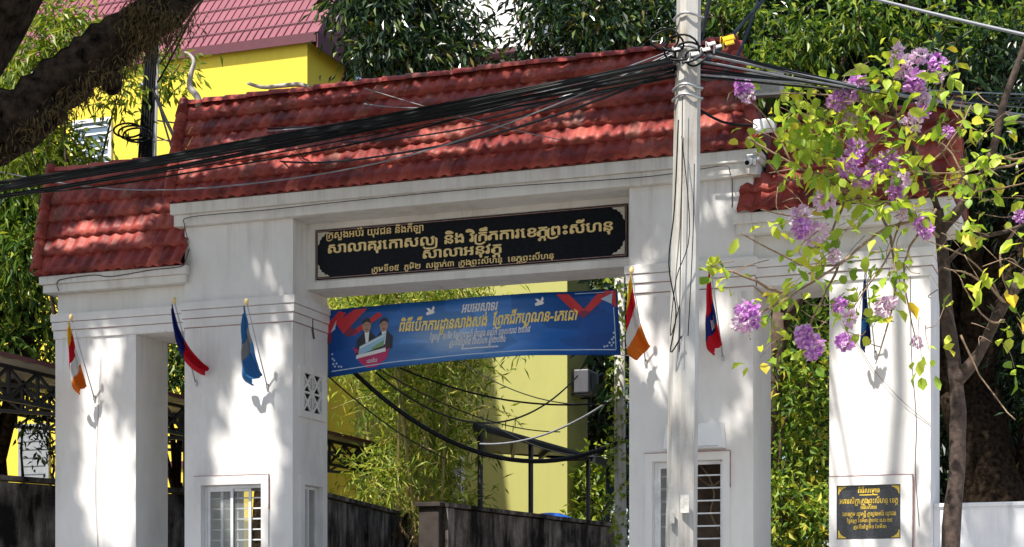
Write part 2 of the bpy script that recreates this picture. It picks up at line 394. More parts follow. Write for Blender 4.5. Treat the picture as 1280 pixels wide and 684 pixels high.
def lettering(text, x0, x1, zc, h, shear=0.0, rise=0.0, fy=None, y=0.0, pop=0.004):
    """places a text line between x0 and x1 on a wall plane: zc baseline, h height of one em; every small face gets its own hair of depth"""
    V, Fs, w = khmer(text); sx = (x1 - x0) / w; mb = MB()
    for q, (ea, eb) in [(q, e) for e in (((0, 0),) if not BOLD else ((-BOLD, 0), (BOLD, 0), (0, -BOLD), (0, BOLD))) for q in Fs]:
        j = random.random() * 0.0015; vs = []
        for i in q:
            a, b = V[i][0] + ea, V[i][1] + eb; X = x0 + a * sx + b * h * shear; Z = zc + b * h + rise * (X - x0)
            vs.append((X, (fy(X, Z) if fy else y) - pop - j, Z))
        mb.add(vs, [tuple(range(len(q)))])
    return mb

# ------------------------------------------------------------------ ground
def gz(y): return -1.15 * min(1.0, max(0.0, (-2.5 - y) / 8.0))
def sheet(xs, ys, dz):
    mb = MB(); vs = [(x, y, gz(y) + dz) for y in ys for x in xs]; n = len(xs)
    mb.add(vs, [(j * n + i, j * n + i + 1, (j + 1) * n + i + 1, (j + 1) * n + i) for j in range(len(ys) - 1) for i in range(n - 1)]); return mb
YS = [-400, -100, -40, -24, -16, -10.5, -9, -7.5, -6, -4.5, -2.5, 0, 6, 40, 120, 500]
tag(sheet([-500, -100, -40, -20, 0, 20, 60, 500], YS, 0).build('ground', M['ground'], fix=False), kind='structure')
tag(sheet([-120, -40, 0, 40, 120], [-24, -16, -10.5, -9.0], 0.006).build('road', M['asphalt'], fix=False), kind='structure')
mbk = MB()
for y0, y1 in ((-9.0, -7.5), (-7.5, -6.0), (-6.0, -4.5), (-4.5, -2.5), (-2.5, -0.2)):
    a, b = gz(y0) + 0.13, gz(y1) + 0.13
    mbk.add([(-60, y0, a - 0.3), (60, y0, a - 0.3), (60, y1, b - 0.3), (-60, y1, b - 0.3), (-60, y0, a), (60, y0, a), (60, y1, b), (-60, y1, b)],
            [(4, 5, 6, 7), (0, 1, 5, 4), (2, 3, 7, 6), (0, 4, 7, 3), (1, 2, 6, 5)])
tag(mbk.build('pavement', M['paving'], fix=False), kind='structure')
mbl = MB()
for i in range(-12, 13): mbl.add([(i * 5, -16.6, gz(-16) + 0.011), (i * 5 + 2.2, -16.6, gz(-16) + 0.011), (i * 5 + 2.2, -16.48, gz(-16) + 0.011), (i * 5, -16.48, gz(-16) + 0.011)], [(0, 1, 2, 3)])
tag(mbl.build('road_marking', M['linepaint'], fix=False), kind='structure')

# ------------------------------------------------------------------ gateway
XL0, XL1, XR0, XR1 = -11.0, -9.55, -5.44, -4.065        # inner pillars
OL0, OL1, OR0, OR1 = -12.87, -11.715, -3.262, -2.215    # outer pillars
gate = empty('gateway', (-7.5, 0.45, 0), 'white gateway with red tiled roofs spanning the entrance between four pillars', 'gateway')
def wall_hole(mb, axis, a0, a1, t0, t1, z0, z1, hole=None):
    """a wall slab with one opening; axis 'x' runs along x with thickness t in y"""
    def B(p, q, r, s_):
        if axis == 'x': mb.box(p, q, t0, t1, r, s_)
        else: mb.box(t0, t1, p, q, r, s_)
    if not hole: B(a0, a1, z0, z1); return
    h0, h1, k0, k1 = hole
    B(a0, h0, z0, z1); B(h1, a1, z0, z1); B(h0, h1, z0, k0); B(h0, h1, k1, z1)
DP = 0.92
# left inner pillar: hollow guard box with windows front, side and back
mb = MB()
wall_hole(mb, 'x', XL0, XL1, 0, 0.14, 0, 4.155, (-10.76, -9.96, 1.0, 2.25))
wall_hole(mb, 'x', XL0, XL1, DP - 0.12, DP, 0, 4.155, (-10.70, -9.75, 1.0, 2.25))
wall_hole(mb, 'y', 0.14, DP - 0.12, XL1 - 0.12, XL1, 0, 4.155, (0.27, 0.74, 1.0, 2.25))
wall_hole(mb, 'y', 0.14, DP - 0.12, XL0, XL0 + 0.12, 0, 4.155)
mb.box(XL0, XL1, 0.004, DP, 4.457, 5.36)
mb.build('pillar', M['white'], gate)
mb = MB()
wall_hole(mb, 'x', XR0, XR1, 0, 0.14, 0, 4.20, (-5.173, -4.399, 1.0, 2.35))
wall_hole(mb, 'x', XR0, XR1, DP - 0.12, DP, 0, 4.20)
wall_hole(mb, 'y', 0.14, DP - 0.12, XR1 - 0.12, XR1, 0, 4.20)
wall_hole(mb, 'y', 0.14, DP - 0.12, XR0, XR0 + 0.12, 0, 4.20)
mb.box(XR0, XR1, 0.004, DP, 4.502, 5.36)
mb.build('pillar', M['white'], gate)
WY = 0.06
MB().box(OL0, OL1, WY, 0.80, 0, 4.13).build('pillar', M['white'], gate)
MB().box(OR0, OR1, WY, 0.86, 0, 4.19).build('pillar', M['white'], gate)
def cornice(x0, x1, y0, y1, z0, z1):
    """three stacked bands with fine shadow gaps"""
    m = MB(); h = (z1 - z0) / 3
    for i, e in enumerate((0.018, 0.034, 0.046)):
        m.box(x0 - e, x1 + e, y0 - e, y1 + e, z0 + i * h + (0.006 if i else 0), z0 + (i + 1) * h, 0.006)
        if i: m.box(x0 - 0.008, x1 + 0.008, y0 - 0.008, y1 + 0.008, z0 + i * h - 0.004, z0 + i * h + 0.010)
    return m
cornice(XL0, XL1, 0, DP, 4.155, 4.457).build('pillar_cornice', M['white'], gate)
cornice(XR0, XR1, 0, DP, 4.200, 4.502).build('pillar_cornice', M['white'], gate)
# fine primer lines that show through in the joints
for x0, x1, y0, y1, z0, z1 in ((XL0, XL1, 0, DP, 4.155, 4.457), (XR0, XR1, 0, DP, 4.2, 4.502)):
    m = MB(); h = (z1 - z0) / 3
    for i in (1, 2): m.box(x0 - 0.022, x1 + 0.022, y0 - 0.022, y1 + 0.022, z0 + i * h - 0.0005, z0 + i * h + 0.0065)
    m.box(x0 - 0.004, x1 + 0.004, y0 - 0.004, y1 + 0.004, z0 - 0.010, z0 - 0.001)
    m.build('cornice_joint', M['primer'], gate)
# wing lintels with the same bands
cornice(OL0, XL0 - 0.05, WY, 0.80, 4.131, 4.437).build('lintel', M['white'], gate)
cornice(XR1 + 0.05, OR1, WY, 0.86, 4.191, 4.485).build('lintel', M['white'], gate)
for x0, x1, y1, z0, z1 in ((OL0, XL0 - 0.08, 0.80, 4.131, 4.437), (XR1 + 0.08, OR1, 0.86, 4.191, 4.485)):
    m = MB(); h = (z1 - z0) / 3
    for i in (1, 2): m.box(x0 - 0.022, x1 + 0.022, WY - 0.022, y1 + 0.022, z0 + i * h - 0.0005, z0 + i * h + 0.0065)
    m.build('cornice_joint', M['primer'], gate)
MB().box(OL0 + 0.02, XL0 - 0.001, WY + 0.02, 0.78, 4.438, 4.69).build('wing_wall', M['cream'], gate)
MB().box(XR1 + 0.001, OR1 - 0.02, WY + 0.02, 0.84, 4.486, 4.74).build('wing_wall', M['cream'], gate)
# beam over the entrance carrying the name board
m = MB(); m.box(XL1 + 0.001, XR0 - 0.001, 0.37, DP - 0.02, 4.58, 5.36)
m.box(XL1 + 0.001, XR0 - 0.001, 0.352, 0.37, 5.285, 5.36); m.box(XL1 + 0.001, XR0 - 0.001, 0.352, 0.37, 4.58, 4.668)
m.box(XL1 + 0.001, -9.435, 0.352, 0.37, 4.668, 5.285); m.box(-5.545, XR0 - 0.001, 0.352, 0.37, 4.668, 5.285)
m.build('beam', M['cream'], gate)
# eaves
m = MB(); m.box(-11.10, -4.0, -0.085, 1.05, 5.362, 5.50, 0.008); m.box(-11.13, -3.97, -0.125, 1.09, 5.50, 5.632, 0.008); m.build('eave', M['cream'], gate)
m = MB(); m.box(-12.97, XL0 - 0.004, -0.06, 0.93, 4.692, 4.79, 0.006); m.box(-13.0, XL0 - 0.004, -0.10, 0.96, 4.79, 4.892, 0.006)
m.box(XL0 - 0.004, XL0 + 0.05, -0.06, -0.003, 4.692, 4.79); m.box(XL0 - 0.004, XL0 + 0.075, -0.10, -0.003, 4.79, 4.892); m.build('eave', M['cream'], gate)
m = MB(); m.box(XR1 + 0.004, -2.01, -0.06, 0.99, 4.742, 4.85, 0.006); m.box(XR1 + 0.004, -1.98, -0.10, 1.02, 4.85, 4.96, 0.006)
m.box(XR1 - 0.17, XR1 + 0.004, -0.06, -0.003, 4.742, 4.85); m.box(XR1 - 0.2, XR1 + 0.004, -0.10, -0.003, 4.85, 4.96); m.build('eave', M['cream'], gate)
# tiled roofs
PER, NX = 0.160, 8
def wave(t):            # roll-tile cross-section, t in 0..1
    return (0.5 - 0.5 * math.cos(2 * math.pi * t)) ** 1.3 + 0.12 * math.sin(2 * math.pi * t)
def tiled_slope(mb, x0, x1, yb, zb, yt, zt, n, start=None, end=None):
    sl = Vector((0, yt - yb, zt - zb)); L = sl.length; d = sl / L
    nr = Vector((0, -d.z, d.y)) if yb < yt else Vector((0, d.z, -d.y))
    if nr.z < 0: nr = -nr
    step = L / n
    for i in range(n):
        a0 = i * step; a1 = a0 + step * 1.12
        xa = start(i) if start else x0; xb = end(i) if end else x1
        k = max(1, round((xb - xa) / PER)); w = (xb - xa) / k
        for j in range(k):
            lift = random.uniform(0, 0.003) + (0.006 if random.random() < 0.04 else 0); sk = random.uniform(-0.0025, 0.0025) - (0.012 if random.random() < 0.03 else 0); tw = random.uniform(-0.001, 0.001)
            rows = []
            for (a, hgt) in ((a0 + sk, -0.012), (a0 + sk, 0.046 + lift), (a0 + step * 0.5, 0.024 + lift * 0.5), (a1, 0.004)):
                row = []
                for q in range(NX + 1):
                    t = q / NX; x = xa + (j + t) * w
                    hh = hgt + 0.021 * wave(t) + tw * (t - 0.5) if hgt > -0.01 else hgt + 0.021 * wave(t)
                    row.append(Vector((x + tw, yb, zb)) + d * (a + (0.012 * wave(t) if hgt > 0.03 or hgt < 0 else 0)) + nr * hh)
                rows.append(row)
            vs = [p for r_ in rows for p in r_]; m_ = NX + 1
            mb.add(vs, [(r_ * m_ + q, r_ * m_ + q + 1, (r_ + 1) * m_ + q + 1, (r_ + 1) * m_ + q) for r_ in range(3) for q in range(NX)], True)
def half_caps(mb, a, b, r, step=0.30, up=Vector((0, 0, 1))):
    """a row of half-round cap tiles, each lapping over the one before"""
    a = Vector(a); b = Vector(b); L = (b - a).length; d = (b - a) / L; k = max(1, round(L / step)); st = L / k
    s_ = d.cross(up).normalized(); u = s_.cross(d).normalized()
    for i in range(k):
        p = a + d * st * i; q = a + d * (st * (i + 1) + 0.05); j = random.uniform(-0.008, 0.008); vs = []
        for (c, rr) in ((p, r + 0.014), (q, r - 0.008)):
            for t in range(9):
                an = math.pi * t / 8; vs.append(c + s_ * math.cos(an) * rr + u * (math.sin(an) * rr * 0.95 + j))
        for t in range(9):
            an = math.pi * t / 8; vs.append(p + s_ * math.cos(an) * (r - 0.012) + u * (math.sin(an) * (r - 0.012) * 0.95 + j))
        mb.add(vs, [(t, t + 1, 10 + t, 9 + t) for t in range(8)] + [(t, 18 + t, 19 + t, t + 1) for t in range(8)], True)
def gable_roof(x0, x1, zb, zt, y0, y1, yr, n, start=None, end=None, body=None, rakes=(True, True), rx=None, flare=0.0):
    m = MB(); tiled_slope(m, x0, x1, y0, zb, yr, zt, n, start, end); tiled_slope(m, body[0] if body else x0, body[1] if body else x1, y1, zb, yr + 0.02, zt, n, start if flare else None)
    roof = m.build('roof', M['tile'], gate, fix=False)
    bx = body or (x0, x1)
    m = MB(); m.prism([(y0 + 0.02, zb - 0.0), (y1 - 0.02, zb - 0.0), (yr + 0.01, zt - 0.015)], 'x', bx[0] + 0.01, bx[1] - 0.01); m.build('roof_core', M['tilebody'], roof)
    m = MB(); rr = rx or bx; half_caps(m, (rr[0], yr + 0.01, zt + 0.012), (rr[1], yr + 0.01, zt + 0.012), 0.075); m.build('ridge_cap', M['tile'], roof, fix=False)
    m = MB()
    for s_, flag in ((0, rakes[0]), (1, rakes[1])):
        if flag:
            x = bx[s_] + (0.03 if s_ == 0 else -0.03)
            half_caps(m, (x, y0 - 0.02, zb + 0.05), (x - (flare if s_ == 0 else 0), yr - 0.03, zt + 0.05), 0.07, 0.25, Vector((0, -1, 0.8)))
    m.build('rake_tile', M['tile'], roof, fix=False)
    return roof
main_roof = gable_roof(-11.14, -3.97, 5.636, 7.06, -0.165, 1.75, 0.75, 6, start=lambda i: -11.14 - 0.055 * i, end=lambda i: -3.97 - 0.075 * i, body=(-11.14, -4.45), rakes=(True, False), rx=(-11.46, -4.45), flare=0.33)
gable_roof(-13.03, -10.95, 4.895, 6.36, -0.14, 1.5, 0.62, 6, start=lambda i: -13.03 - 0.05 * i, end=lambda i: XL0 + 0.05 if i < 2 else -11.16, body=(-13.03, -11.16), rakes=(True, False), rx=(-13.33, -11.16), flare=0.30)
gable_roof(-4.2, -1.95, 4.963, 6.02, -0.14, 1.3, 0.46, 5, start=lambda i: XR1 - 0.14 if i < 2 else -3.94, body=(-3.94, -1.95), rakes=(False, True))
# hip side of the main roof at its right end
m = MB(); m.add([(-4.0, -0.14, 5.64), (-4.0, 1.70, 5.64), (-4.45, 0.75, 7.05), (-4.48, -0.14, 5.64), (-4.48, 1.7, 5.64)], [(0, 1, 2), (0, 2, 3), (1, 4, 2), (0, 3, 4, 1)]); m.build('roof_end', M['tilebody'], main_roof)
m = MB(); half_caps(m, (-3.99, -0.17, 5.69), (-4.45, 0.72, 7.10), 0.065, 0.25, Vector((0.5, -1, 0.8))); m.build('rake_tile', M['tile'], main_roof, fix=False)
# S-shaped finial on the left end of the ridge
pts = smooth_path([(-11.24, 0.75, 7.04), (-11.26, 0.75, 7.17), (-11.37, 0.75, 7.32), (-11.35, 0.75, 7.48), (-11.31, 0.75, 7.62), (-11.38, 0.75, 7.72), (-11.44, 0.75, 7.75)], 5)
MB().tube(pts, [0.05 - 0.036 * i / (len(pts) - 1) for i in range(len(pts))], 8).build('ridge_finial', M['concrete'], main_roof)
pts = smooth_path([(-10.55, 0.75, 7.27), (-10.35, 0.75, 7.20), (-10.1, 0.75, 7.19), (-9.85, 0.75, 7.18), (-9.7, 0.75, 7.12)], 4)
MB().tube(pts, [0.02 + 0.012 * i / (len(pts) - 1) for i in range(len(pts))], 6).build('ridge_finial', M['concrete'], main_roof)

# windows of the guard boxes
def frame_x(m, x0, x1, z0, z1, y0, y1, w):
    m.box(x0, x0 + w, y0, y1, z0, z1); m.box(x1 - w, x1, y0, y1, z0, z1); m.box(x0 + w, x1 - w, y0, y1, z1 - w, z1); m.box(x0 + w, x1 - w, y0, y1, z0, z0 + w)
def window_front(x0, x1, zt, t, sashes, bars, tz):
    z0 = 1.0; m = MB(); g = 0.004
    m.box(x0 - t, x0 - g, -0.025, -0.001, z0 - t, tz); m.box(x1 + g, x1 + t, -0.025, -0.001, z0 - t, tz)
    m.box(x0 - g, x1 + g, -0.025, -0.001, zt + g, tz); m.box(x0 - g, x1 + g, -0.025, -0.001, z0 - t, z0 - g)
    w = m.build('window', M['white'], gate)
    m = MB(); m.box(x0 - t - 0.004, x1 + t + 0.004, -0.028, -0.001, tz, tz + 0.008); m.box(x1 + t, x1 + t + 0.007, -0.027, -0.001, zt - 0.3, tz); m.build('trim_joint', M['primer'], w)
    m = MB(); frame_x(m, x0 + 0.002, x1 - 0.002, z0 + 0.002, zt - 0.002, 0.06, 0.10, 0.035); m.build('frame', M['alu'], w)
    m = MB(); p = MB()
    for a, b, yy in sashes:
        frame_x(m, a, b, z0 + 0.037, zt - 0.037, yy, yy + 0.022, 0.032); p.box(a + 0.03, b - 0.03, yy + 0.008, yy + 0.013, z0 + 0.065, zt - 0.065)
    m.build('sash', M['alu'], w); p.build('pane', M['glass'], w)
    m = MB()
    k = 9
    for i in range(k): m.box(bars[0], bars[1], 0.122, 0.134, lerp(z0 + 0.1, zt - 0.15, i / (k - 1)) - 0.008, lerp(z0 + 0.1, zt - 0.15, i / (k - 1)) + 0.008)
    for x in (bars[0], (bars[0] + bars[1]) / 2, bars[1] - 0.012): m.box(x, x + 0.012, 0.1345, 0.139, z0 + 0.02, zt - 0.02)
    m.build('grille', M['alu'], w)
    return w
window_front(-10.76, -9.96, 2.25, 0.10, ((-10.72, -10.38, 0.065), (-10.56, -10.15, 0.090)), (-10.75, -9.965), 2.36)
wr = window_front(-5.173, -4.399, 2.35, 0.085, ((-5.135, -4.93, 0.065), (-5.0, -4.84, 0.090)), (-5.165, -4.405), 2.44)
m = MB(); t = 0.08                                     # side window of the left guard box
x = XL1
for (a, b, c, d) in ((0.27 - 0.13, 0.266, 0.9, 2.36), (0.744, 0.86, 0.9, 2.36), (0.266, 0.744, 2.254, 2.36), (0.266, 0.744, 0.9, 0.996)): m.box(x + 0.001, x + 0.03, a, b, c, d)
w = m.build('window', M['white'], gate)
m = MB()
for (a, b, c, d) in ((0.272, 0.302, 1.002, 2.248), (0.708, 0.738, 1.002, 2.248), (0.302, 0.708, 2.215, 2.248), (0.302, 0.708, 1.002, 1.035), (0.49, 0.52, 1.035, 2.215)): m.box(x - 0.09, x - 0.05, a, b, c, d)
m.build('frame', M['alu'], w)
MB().box(x - 0.075, x - 0.07, 0.302, 0.708, 1.035, 2.215).build('pane', M['glass'], w)
MB().box(-5.2, -4.3, 0.70, 0.72, 0.6, 2.6).build('inner_screen', M['interior'], gate)
m = MB(); pts = [(-4.72, 0.3, 2.33), (-4.62, 0.3, 2.2), (-4.56, 0.3, 2.0), (-4.6, 0.3, 1.8), (-4.5, 0.3, 1.6)]
m.tube(smooth_path(pts), 0.012, 5)
m.tube(smooth_path([(-4.80, 0.32, 2.25), (-4.6, 0.32, 2.1), (-4.45, 0.32, 2.2)]), 0.01, 5); m.build('inner_wire', M['twig'], gate)
# pierced vent block on the side of the left pillar
m = MB(); z0, z1, y0, y1 = 3.05, 3.66, 0.13, 0.82
for (a, b, c, d) in ((y0, y0 + 0.1, z0, z1), (y1 - 0.1, y1, z0, z1), (y0 + 0.1, y1 - 0.1, z0, z0 + 0.08), (y0 + 0.1, y1 - 0.1, z1 - 0.08, z1)): m.box(XL1 + 0.001, XL1 + 0.03, a, b, c, d)
ym, zm = (y0 + y1) / 2, (z0 + z1) / 2
m.box(XL1 + 0.001, XL1 + 0.026, ym - 0.012, ym + 0.012, z0 + 0.08, z1 - 0.08); m.box(XL1 + 0.001, XL1 + 0.026, y0 + 0.1, ym - 0.012, zm - 0.012, zm + 0.012); m.box(XL1 + 0.001, XL1 + 0.026, ym + 0.012, y1 - 0.1, zm - 0.012, zm + 0.012)
vent = m.build('vent_block', M['white'], gate)
m = MB(); m.box(XL1 + 0.001, XL1 + 0.004, y0 + 0.1, y1 - 0.1, z0 + 0.08, z1 - 0.08); m.build('vent_dark_panel', M['blackstone'], vent)  # black panel on the solid wall stands in for the dark of the openings
m = MB()
for cy in ((y0 + 0.1 + ym - 0.012) / 2, (y1 - 0.1 + ym + 0.012) / 2):
    for cz in ((z0 + 0.08 + zm - 0.012) / 2, (z1 - 0.08 + zm + 0.012) / 2):
        for a in range(4):
            an = R(45 + 90 * a); d = Vector((0, math.cos(an), math.sin(an))); e = Vector((0, -d.z, d.y))
            m.obox(Vector((XL1 + 0.013, cy, cz)) + d * 0.085, d * 0.062, e * 0.016, Vector((0.008, 0, 0)))
        m.obox((XL1 + 0.013, cy, cz), Vector((0, 0.03, 0)), Vector((0, 0, 0.03)), Vector((0.009, 0, 0)))
        for sgn in (-1, 1):
            m.box(XL1 + 0.005, XL1 + 0.018, cy + sgn * 0.075 - 0.01, cy + sgn * 0.075 + 0.01, cz - 0.04, cz + 0.04)
m.build('vent_tracery', M['white'], vent)

# ------------------------------------------------------------------ name board
def corner(m, x, z, sx, sz, s_, y):
    """stepped corner ornament"""
    poly = [(0, 0), (1, 0), (0.85, 0.14), (0.62, 0.16), (0.50, 0.34), (0.34, 0.36), (0.30, 0.52), (0.16, 0.62), (0.13, 0.86), (0, 1)]
    pts = [(x + sx * a * s_, z + sz * b * s_) for a, b in poly]
    n = len(pts); m.add([(a, y, b) for a, b in pts] + [(a, y - 0.004, b) for a, b in pts], [tuple(range(n)), tuple(range(n, 2 * n))] + [(i, (i + 1) % n, n + (i + 1) % n, n + i) for i in range(n)])
sb = empty('name_board', (-7.49, 0.36, 4.7), 'long black granite name board with gold Khmer lettering under the main eave', 'sign')
BX0, BX1, BZ0, BZ1, BY = -9.415, -5.56, 4.688, 5.275, 0.338
MB().box(BX0, BX1, BY, 0.368, BZ0, BZ1, 0.004).build('board', M['blackstone'], sb)
m = MB(); frame_x(m, BX0 + 0.012, BX1 - 0.012, BZ0 + 0.012, BZ1 - 0.012, BY - 0.002, BY + 0.002, 0.007); m.build('border_line', M['primer'], sb)
for x, sx in ((BX0 + 0.03, 1), (BX1 - 0.03, -1)):
    for z, sz in ((BZ0 + 0.03, 1), (BZ1 - 0.03, -1)): m = MB(); corner(m, x, z, sx, sz, 0.15, BY - 0.0035); m.build('corner_ornament', M['silver'], sb)
for txt, x0, x1, z, h in (('ក្រសួងអប់រំ យុវជន និងកីឡា', -9.27, -8.02, 5.165, 0.115), ('សាលាគរុកោសល្យ និង វិក្រឹតការខេត្តព្រះសីហនុ', -9.27, -5.72, 4.992, 0.165),
                          ('សាលាអនុវត្ត', -8.05, -7.05, 4.842, 0.155), ('ក្រុមទី១៥  ភូមិ២  សង្កាត់៣  ក្រុងព្រះសីហនុ  ខេត្តព្រះសីហនុ', -8.68, -6.42, 4.728, 0.092)):
    BOLD = 0.026 if h > 0.13 else 0.016
    lettering(txt, x0, x1, z, h, y=BY).build('lettering', M['gold'], sb, fix=False)
# ------------------------------------------------------------------ plaque on the right pillar
pq = empty('plaque', (-2.84, 0.0, 1.46), 'dark grey inauguration plaque with yellow lettering in a white frame on the right pillar', 'plaque')
PX0, PX1, PZ0, PZ1 = -3.18, -2.51, 1.466, 2.04
m = MB(); fx0, fx1 = -3.255, -2.395
for (a, b, c, d) in ((fx0, PX0 + 0.004, 1.30, 2.13), (PX1 - 0.004, fx1, 1.30, 2.13), (PX0 + 0.004, PX1 - 0.004, PZ1 - 0.004, 2.13), (PX0 + 0.004, PX1 - 0.004, 1.30, PZ0 + 0.004)): m.box(a, b, 0.0, WY - 0.001, c, d)
m.build('frame', M['white'], pq)
m = MB(); m.box(fx0 - 0.003, fx1 + 0.003, -0.003, WY - 0.001, 2.1305, 2.139); m.box(fx1 + 0.0005, fx1 + 0.008, -0.002, WY - 0.001, 1.35, 2.13); m.build('frame_joint', M['primer'], pq)
MB().box(PX0 + 0.006, PX1 - 0.006, 0.028, WY - 0.001, PZ0 + 0.006, PZ1 - 0.006).build('board', M['greystone'], pq)
for x, sx in ((PX0 + 0.018, 1), (PX1 - 0.018, -1)):
    for z, sz in ((PZ0 + 0.018, 1), (PZ1 - 0.018, -1)): m = MB(); corner(m, x, z, sx, sz, 0.085, 0.0275); m.build('corner_ornament', M['yellow_gold'], pq)
for txt, x0, x1, z, h in (('ពិធីសម្ពោធ', -2.96, -2.73, 1.955, 0.075), ('អគារសិក្សា ក្រុងព្រះសីហនុ ខេត្ត', -3.15, -2.54, 1.845, 0.078), ('អធិបតីភាព', -2.93, -2.76, 1.785, 0.055),
                          ('ឯកឧត្តម រដ្ឋមន្ត្រី ក្រសួងអប់រំ យុវជន', -3.12, -2.56, 1.715, 0.06), ('ថ្ងៃសុក្រ ខែមីនា ឆ្នាំថោះ ព.ស.២៥', -3.07, -2.60, 1.648, 0.052), ('ត្រូវនឹងថ្ងៃទី១ ខែមីនា', -3.0, -2.66, 1.582, 0.05)):
    lettering(txt, x0, x1, z, h, y=0.028).build('lettering', M['yellow_gold'], pq, fix=False)
MB().box(-2.94, -2.75, 0.0235, 0.0275, 1.928, 1.938).build('underline', M['yellow_gold'], pq)
# ------------------------------------------------------------------ banner
def bfy(x, z): return 0.93 + 0.022 * math.sin((x + 9.5) * 3.1 + z * 0.8) + 0.012 * math.sin((x + 9.5) * 7.3 - z * 2.0)
TL, TR, BL, BR = (-9.545, 4.43), (-5.86, 4.452), (-9.545, 3.61), (-5.82, 3.69)
def bxz(a, b):           # a along, b up, both 0..1
    t = lerp(TL[0], TR[0], a), lerp(TL[1], TR[1], a) + 0.05 * math.sin(a * math.pi) * 0.6
    q = lerp(BL[0], BR[0], a), lerp(BL[1], BR[1], a) + 0.09 * math.sin(a * math.pi)
    return lerp(q[0], t[0], b), lerp(q[1], t[1], b)
def bp(a, b, pop=0.0):
    x, z = bxz(a, b); return (x, bfy(x, z) - pop, z)
def banner_mat():
    m, nt, p = new_mat('printed_banner')
    tc = nt.nodes.new('ShaderNodeUVMap')
    sep = nt.nodes.new('ShaderNodeSeparateXYZ'); nt.links.new(tc.outputs[0], sep.inputs[0])
    # pale glow behind the lettering
    mp = N(nt, 'ShaderNodeMapping'); mp.inputs['Location'].default_value = (-0.80, -0.28, 0); mp.inputs['Scale'].default_value = (1.75, 0.75, 1); nt.links.new(tc.outputs[0], mp.inputs[0])
    ln = N(nt, 'ShaderNodeVectorMath', operation='LENGTH'); nt.links.new(mp.outputs[0], ln.inputs[0])
    n = N(nt, 'ShaderNodeTexNoise', Scale=3.5, Detail=3.0); nt.links.new(tc.outputs[0], n.inputs['Vector'])
    ad = N(nt, 'ShaderNodeMath', operation='MULTIPLY_ADD'); nt.links.new(n.outputs[0], ad.inputs[0]); ad.inputs[1].default_value = 0.40; nt.links.new(ln.outputs['Value'], ad.inputs[2])
    r = ramp(nt, ad.outputs[0], [(0.26, (0.48, 0.66, 0.90)), (0.46, (0.14, 0.38, 0.80)), (0.74, (0.014, 0.18, 0.60)), (1.0, (0.003, 0.11, 0.48))])
    # angular shapes in the print
    w = N(nt, 'ShaderNodeTexVoronoi', Scale=5.0); mp2 = N(nt, 'ShaderNodeMapping'); mp2.inputs['Scale'].default_value = (1.6, 0.8, 1); mp2.inputs['Rotation'].default_value = (0, 0, 0.6)
    nt.links.new(tc.outputs[0], mp2.inputs[0]); nt.links.new(mp2.outputs[0], w.inputs['Vector'])
    r2 = ramp(nt, w.outputs['Color'], [(0.2, (0.72, 0.72, 0.75)), (0.8, (1.1, 1.1, 1.1))])
    mx = N(nt, 'ShaderNodeMix', data_type='RGBA', blend_type='MULTIPLY'); mx.inputs[0].default_value = 0.8
    nt.links.new(r.outputs[0], mx.inputs[6]); nt.links.new(r2.outputs[0], mx.inputs[7]); nt.links.new(mx.outputs[2], p.inputs['Base Color'])
    p.inputs['Roughness'].default_value = 0.35
    t = nt.nodes.new('ShaderNodeBsdfTranslucent'); nt.links.new(mx.outputs[2], t.inputs[0])
    ms = nt.nodes.new('ShaderNodeMixShader'); ms.inputs[0].default_value = 0.4; nt.links.new(p.outputs[0], ms.inputs[1]); nt.links.new(t.outputs[0], ms.inputs[2])
    nt.links.new(ms.outputs[0], nt.nodes['Material Output'].inputs[0]); return m
bn = empty('banner', (-7.69, 0.93, 3.6), 'blue printed banner with white doves and red ribbons strung across the entrance', 'banner')
m = MB(); NA, NB = 60, 10
vs = [bp(i / NA, j / NB) for j in range(NB + 1) for i in range(NA + 1)]
m.add(vs, [(j * (NA + 1) + i, j * (NA + 1) + i + 1, (j + 1) * (NA + 1) + i + 1, (j + 1) * (NA + 1) + i) for j in range(NB) for i in range(NA)], True)
cl = m.build('cloth', banner_mat(), bn, fix=False)
uv = cl.data.uv_layers.new(name='UVMap')
for lp in cl.data.loops:
    i = lp.vertex_index % (NA + 1); j = lp.vertex_index // (NA + 1); uv.data[lp.index].uv = (i / NA, j / NB)
sd = cl.modifiers.new('thickness', 'SOLIDIFY'); sd.thickness = 0.003; sd.offset = -1
def patch(m, poly, pop, sub=1):
    """flat printed shape in banner coordinates, fanned round its centre"""
    P_ = []
    for i in range(len(poly)):
        a, b = poly[i], poly[(i + 1) % len(poly)]
        for k in range(sub): P_.append((lerp(a[0], b[0], k / sub), lerp(a[1], b[1], k / sub)))
    n = len(P_); c = (sum(p[0] for p in P_) / n, sum(p[1] for p in P_) / n)
    m.add([bp(*c, pop)] + [bp(*p, pop) for p in P_], [(0, 1 + i, 1 + (i + 1) % n) for i in range(n)])
PR = {k: plain('print_' + k, c, 0.5, noise=0.04) for k, c in dict(red=(0.55, 0.02, 0.03), darkred=(0.20, 0.015, 0.06), white=(0.80, 0.80, 0.80), suit=(0.02, 0.02, 0.03), skin=(0.42, 0.24, 0.17), hair=(0.02, 0.02, 0.02),
     magenta=(0.50, 0.02, 0.12), sky=(0.30, 0.55, 0.72), green=(0.22, 0.36, 0.16), navy=(0.012, 0.03, 0.16), pale=(0.45, 0.58, 0.75), gold=(0.90, 0.70, 0.20)).items()}
